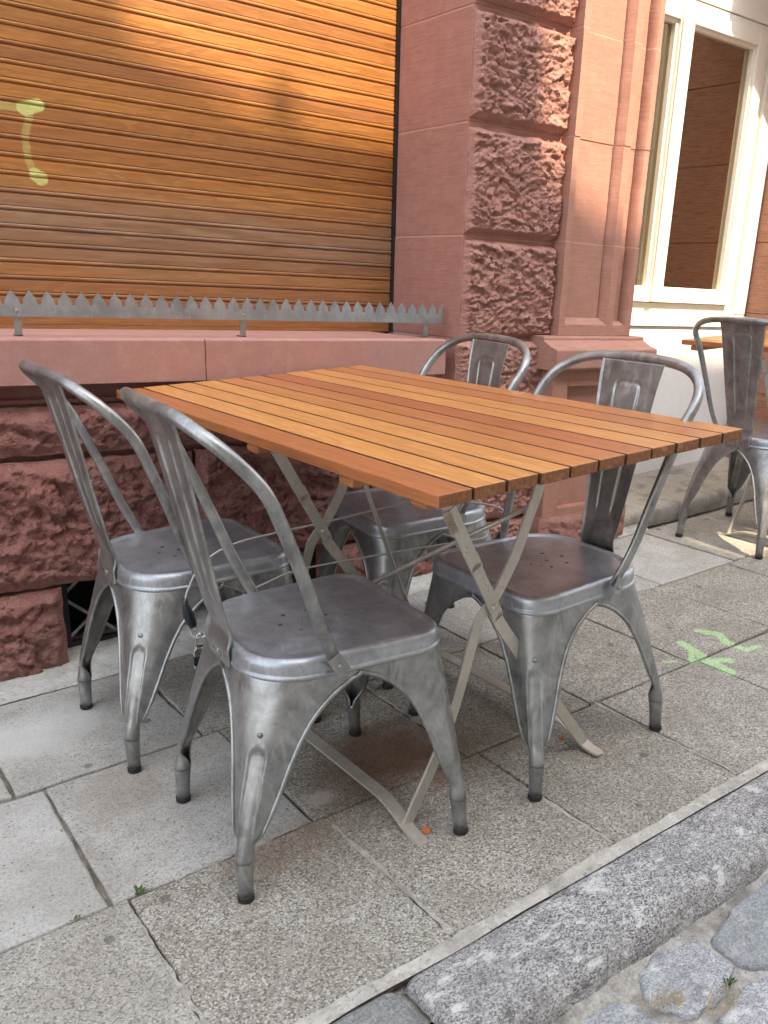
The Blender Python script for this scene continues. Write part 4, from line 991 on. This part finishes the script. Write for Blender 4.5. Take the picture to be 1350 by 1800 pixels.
    if sticker:
        mb = MB(); a = Vector((.4468, -.188, .640)); e = Vector((0, .5, -.866)); f = Vector((0, .866, .5))
        q = lambda u, v_: a+e*u+f*v_
        mb.add([q(.004, -.009), q(.052, -.009), q(.056, -.004), q(.056, .0085), q(.012, .0085), q(.004, .002)], [(0, 1, 2, 3, 4, 5)])
        st = mb.build('sticker', 'sticker', t)
        mb = MB()
        for k in range(6):
            v_ = -.0065+k*.0024; u = .012
            while u < .050:
                l = rnd.uniform(.002, .006); mb.add([q(u, v_)+Vector((.0003, 0, 0)), q(min(u+l, .052), v_)+Vector((.0003, 0, 0)), q(min(u+l, .052), v_+.0009)+Vector((.0003, 0, 0)), q(u, v_+.0009)+Vector((.0003, 0, 0))], [(0, 1, 2, 3)]); u += l+.0014
        mb.build('fine_print', 'ink', st)
    for ch in t.children_recursive:
        if ch.type == 'MESH':
            if off != (0, 0) and not ch.name.startswith(('tabletop', 'batten')): ch.data.transform(Matrix.Translation((off[0], off[1], 0)))
            ch.data.transform(SHR)
    return t
tb = make_table(1.09405, 1.60071, -1.55149, 'slatted orange hardwood folding table in the middle, ringed by four steel chairs')
make_table(3.40, 1.66, -1.545, 'second slatted wooden table cut off by the right edge, behind the chair', sticker=False, off=(-.10, -.15))

# ------------------------------------------------------------------ security cable and padlock
def cable():
    P1 = [(.633, 1.60, .362), (.617, 1.60, .378), (.614, 1.60, .436), (.624, 1.595, .470), (.634, 1.59, .492), (.652, 1.59, .512), (.672, 1.60, .520), (.700, 1.60, .532), (.747, 1.60, .543), (.84, 1.60, .551), (.935, 1.60, .558), (1.13, 1.60, .574), (1.28, 1.60, .568), (1.374, 1.60, .552), (1.44, 1.60, .535), (1.478, 1.61, .512), (1.497, 1.63, .488), (1.500, 1.66, .470), (1.47, 1.66, .462), (1.40, 1.60, .459), (1.29, 1.60, .460), (1.137, 1.60, .461), (.98, 1.60, .461), (.864, 1.60, .458), (.80, 1.595, .446), (.745, 1.59, .432), (.70, 1.58, .41), (.668, 1.58, .372), (.650, 1.585, .358), (.642, 1.59, .352)]
    mb = MB(); mb.tube(catmull(P1, 8), .0023, 8)
    t = thing('security_cable', (.62, 1.6, .36), 'thin grey steel security cable threaded through the chair arms under the table', 'cable')
    o = mb.build('cable_strand', 'cable', t, smooth=True); o.location = (-.62, -1.6, -.36)
    mb = MB(); pts = [(.6125, 1.600, .440), (.6135, 1.6, .426), (.615, 1.6, .420), (.618, 1.6, .404), (.624, 1.6, .385), (.627, 1.6, .377)]
    mb.tube(pts, [.0055, .0062, .0085, .0112, .0105, .0085], 16); o = mb.build('plastic_sleeve', 'black_plastic', t, smooth=True); o.location = (-.62, -1.6, -.36)
    # loose cable end loop through the shackle
    mb = MB(); mb.tube(catmull([(.623, 1.603, .378), (.622, 1.600, .362), (.628, 1.597, .352), (.637, 1.597, .350), (.641, 1.6, .356), (.638, 1.602, .366), (.631, 1.603, .378)], 6), .0022, 8)
    o = mb.build('end_loop', 'cable', t, smooth=True); o.location = (-.62, -1.6, -.36)
    # padlock
    t = thing('padlock', (.640, 1.598, .278), 'small laminated steel padlock with black band hanging on the cable', 'padlock', rz=-.15)
    mb = MB(); mb.tube(catmull([(-.009, 0, .050), (-.009, 0, .068), (-.0065, 0, .076), (0, 0, .0795), (.0065, 0, .076), (.009, 0, .068), (.009, 0, .050)], 5), .0025, 10); mb.build('shackle', 'chrome', t, smooth=True)
    sh = [(-.0165, .006), (-.0165, .046), (-.011, .052), (.011, .052), (.0165, .046), (.0165, .006), (.010, 0), (-.010, 0)]
    mb = MB(); mb.prism(sh, -.009, .009); mb.build('lock_body', 'brass', t, bevel=.0018)
    mb = MB(); mb.box(-.0174, .0174, -.0099, .0099, .013, .034); mb.build('lock_band', 'black_plastic', t, bevel=.0012)
cable()

# ------------------------------------------------------------------ weeds and crumbs
def weeds():
    data = [((.385, 1.303), .026, 'weed', 'small green weed in the joint near the front chair leg', 9), ((.277, 1.302), .016, 'weed', 'tiny weed sprout in the left paving joint', 6), ((1.10, .578), .020, 'grass tuft', 'moss-green grass tuft between the gutter cobbles', 22),
            ((.56, 1.300), .012, 'weed', 'minute weed sprout in the joint behind the nearest leg', 5), ((2.86, 2.245), .03, 'weed', 'low green weed at the foot of the cement step', 10)]
    for (x, y), s, cat, lab, n_ in data:
        t = thing('weed', (x, y, gz(x)-(.06 if y < .7 else .002)), lab, cat); mb = MB(); r = random.Random(int(x*1000))
        for i in range(n_):
            a = r.uniform(0, 6.28); l = s*r.uniform(.5, 1); p = Vector((r.uniform(-.25, .25)*s, r.uniform(-.2, .2)*s, 0)); d = Vector((math.cos(a), math.sin(a)*.5, r.uniform(.25, .9))).normalized(); wv = Vector((-d.y, d.x, 0)).normalized()*s*.10
            mid = p+d*l*.5+Vector((0, 0, s*.08)); e = p+d*l
            mb.add([p, mid+wv, e, mid-wv], [(0, 1, 2, 3)])
        mb.build('leaves', 'plant', t)
    r = random.Random(4)
    for (cx, cyy, n_, lab) in [(1.045, .560, 26, 'dry straw-coloured grass beside the bluish cobble'), (.972, .610, 30, 'dry grass wisps at the left of the bluish cobble')]:
        mb = MB()
        for i in range(n_):
            x, y = cx+r.uniform(-.035, .035), cyy+r.uniform(-.018, .018); a = r.uniform(-.6, .9); l = r.uniform(.012, .035); z = gz(x)-.052
            mb.tube([(x, y, z), (x+math.cos(a)*l*.5, y+math.sin(a)*l*.5, z+r.uniform(.004, .01)), (x+math.cos(a)*l, y+math.sin(a)*l, z+r.uniform(0, .006))], [.0007, .0006, .0003], 4)
        tag(mb.build('dry_grass', 'straw'), lab, 'dry grass')
    for (x, y, s, lab) in [(.893, 1.135, .0085, 'orange terracotta chip at the near tip of the table foot bar'), (1.352, 1.222, .006, 'small orange chip behind the right table foot')]:
        mb = MB(); bm = bmesh.new(); bmesh.ops.create_icosphere(bm, subdivisions=2, radius=s)
        for v in bm.verts: v.co = v.co*(1+noise.noise(v.co*160+Vector((x*9, 0, 0)))*.6); v.co.z *= .6
        me = bpy.data.meshes.new('chip'); bm.to_mesh(me); bm.free(); o = link('brick_chip', me, 'crumb'); o.location = (x, y, gz(x)+s*.5); tag(o, lab, 'brick chip')
weeds()
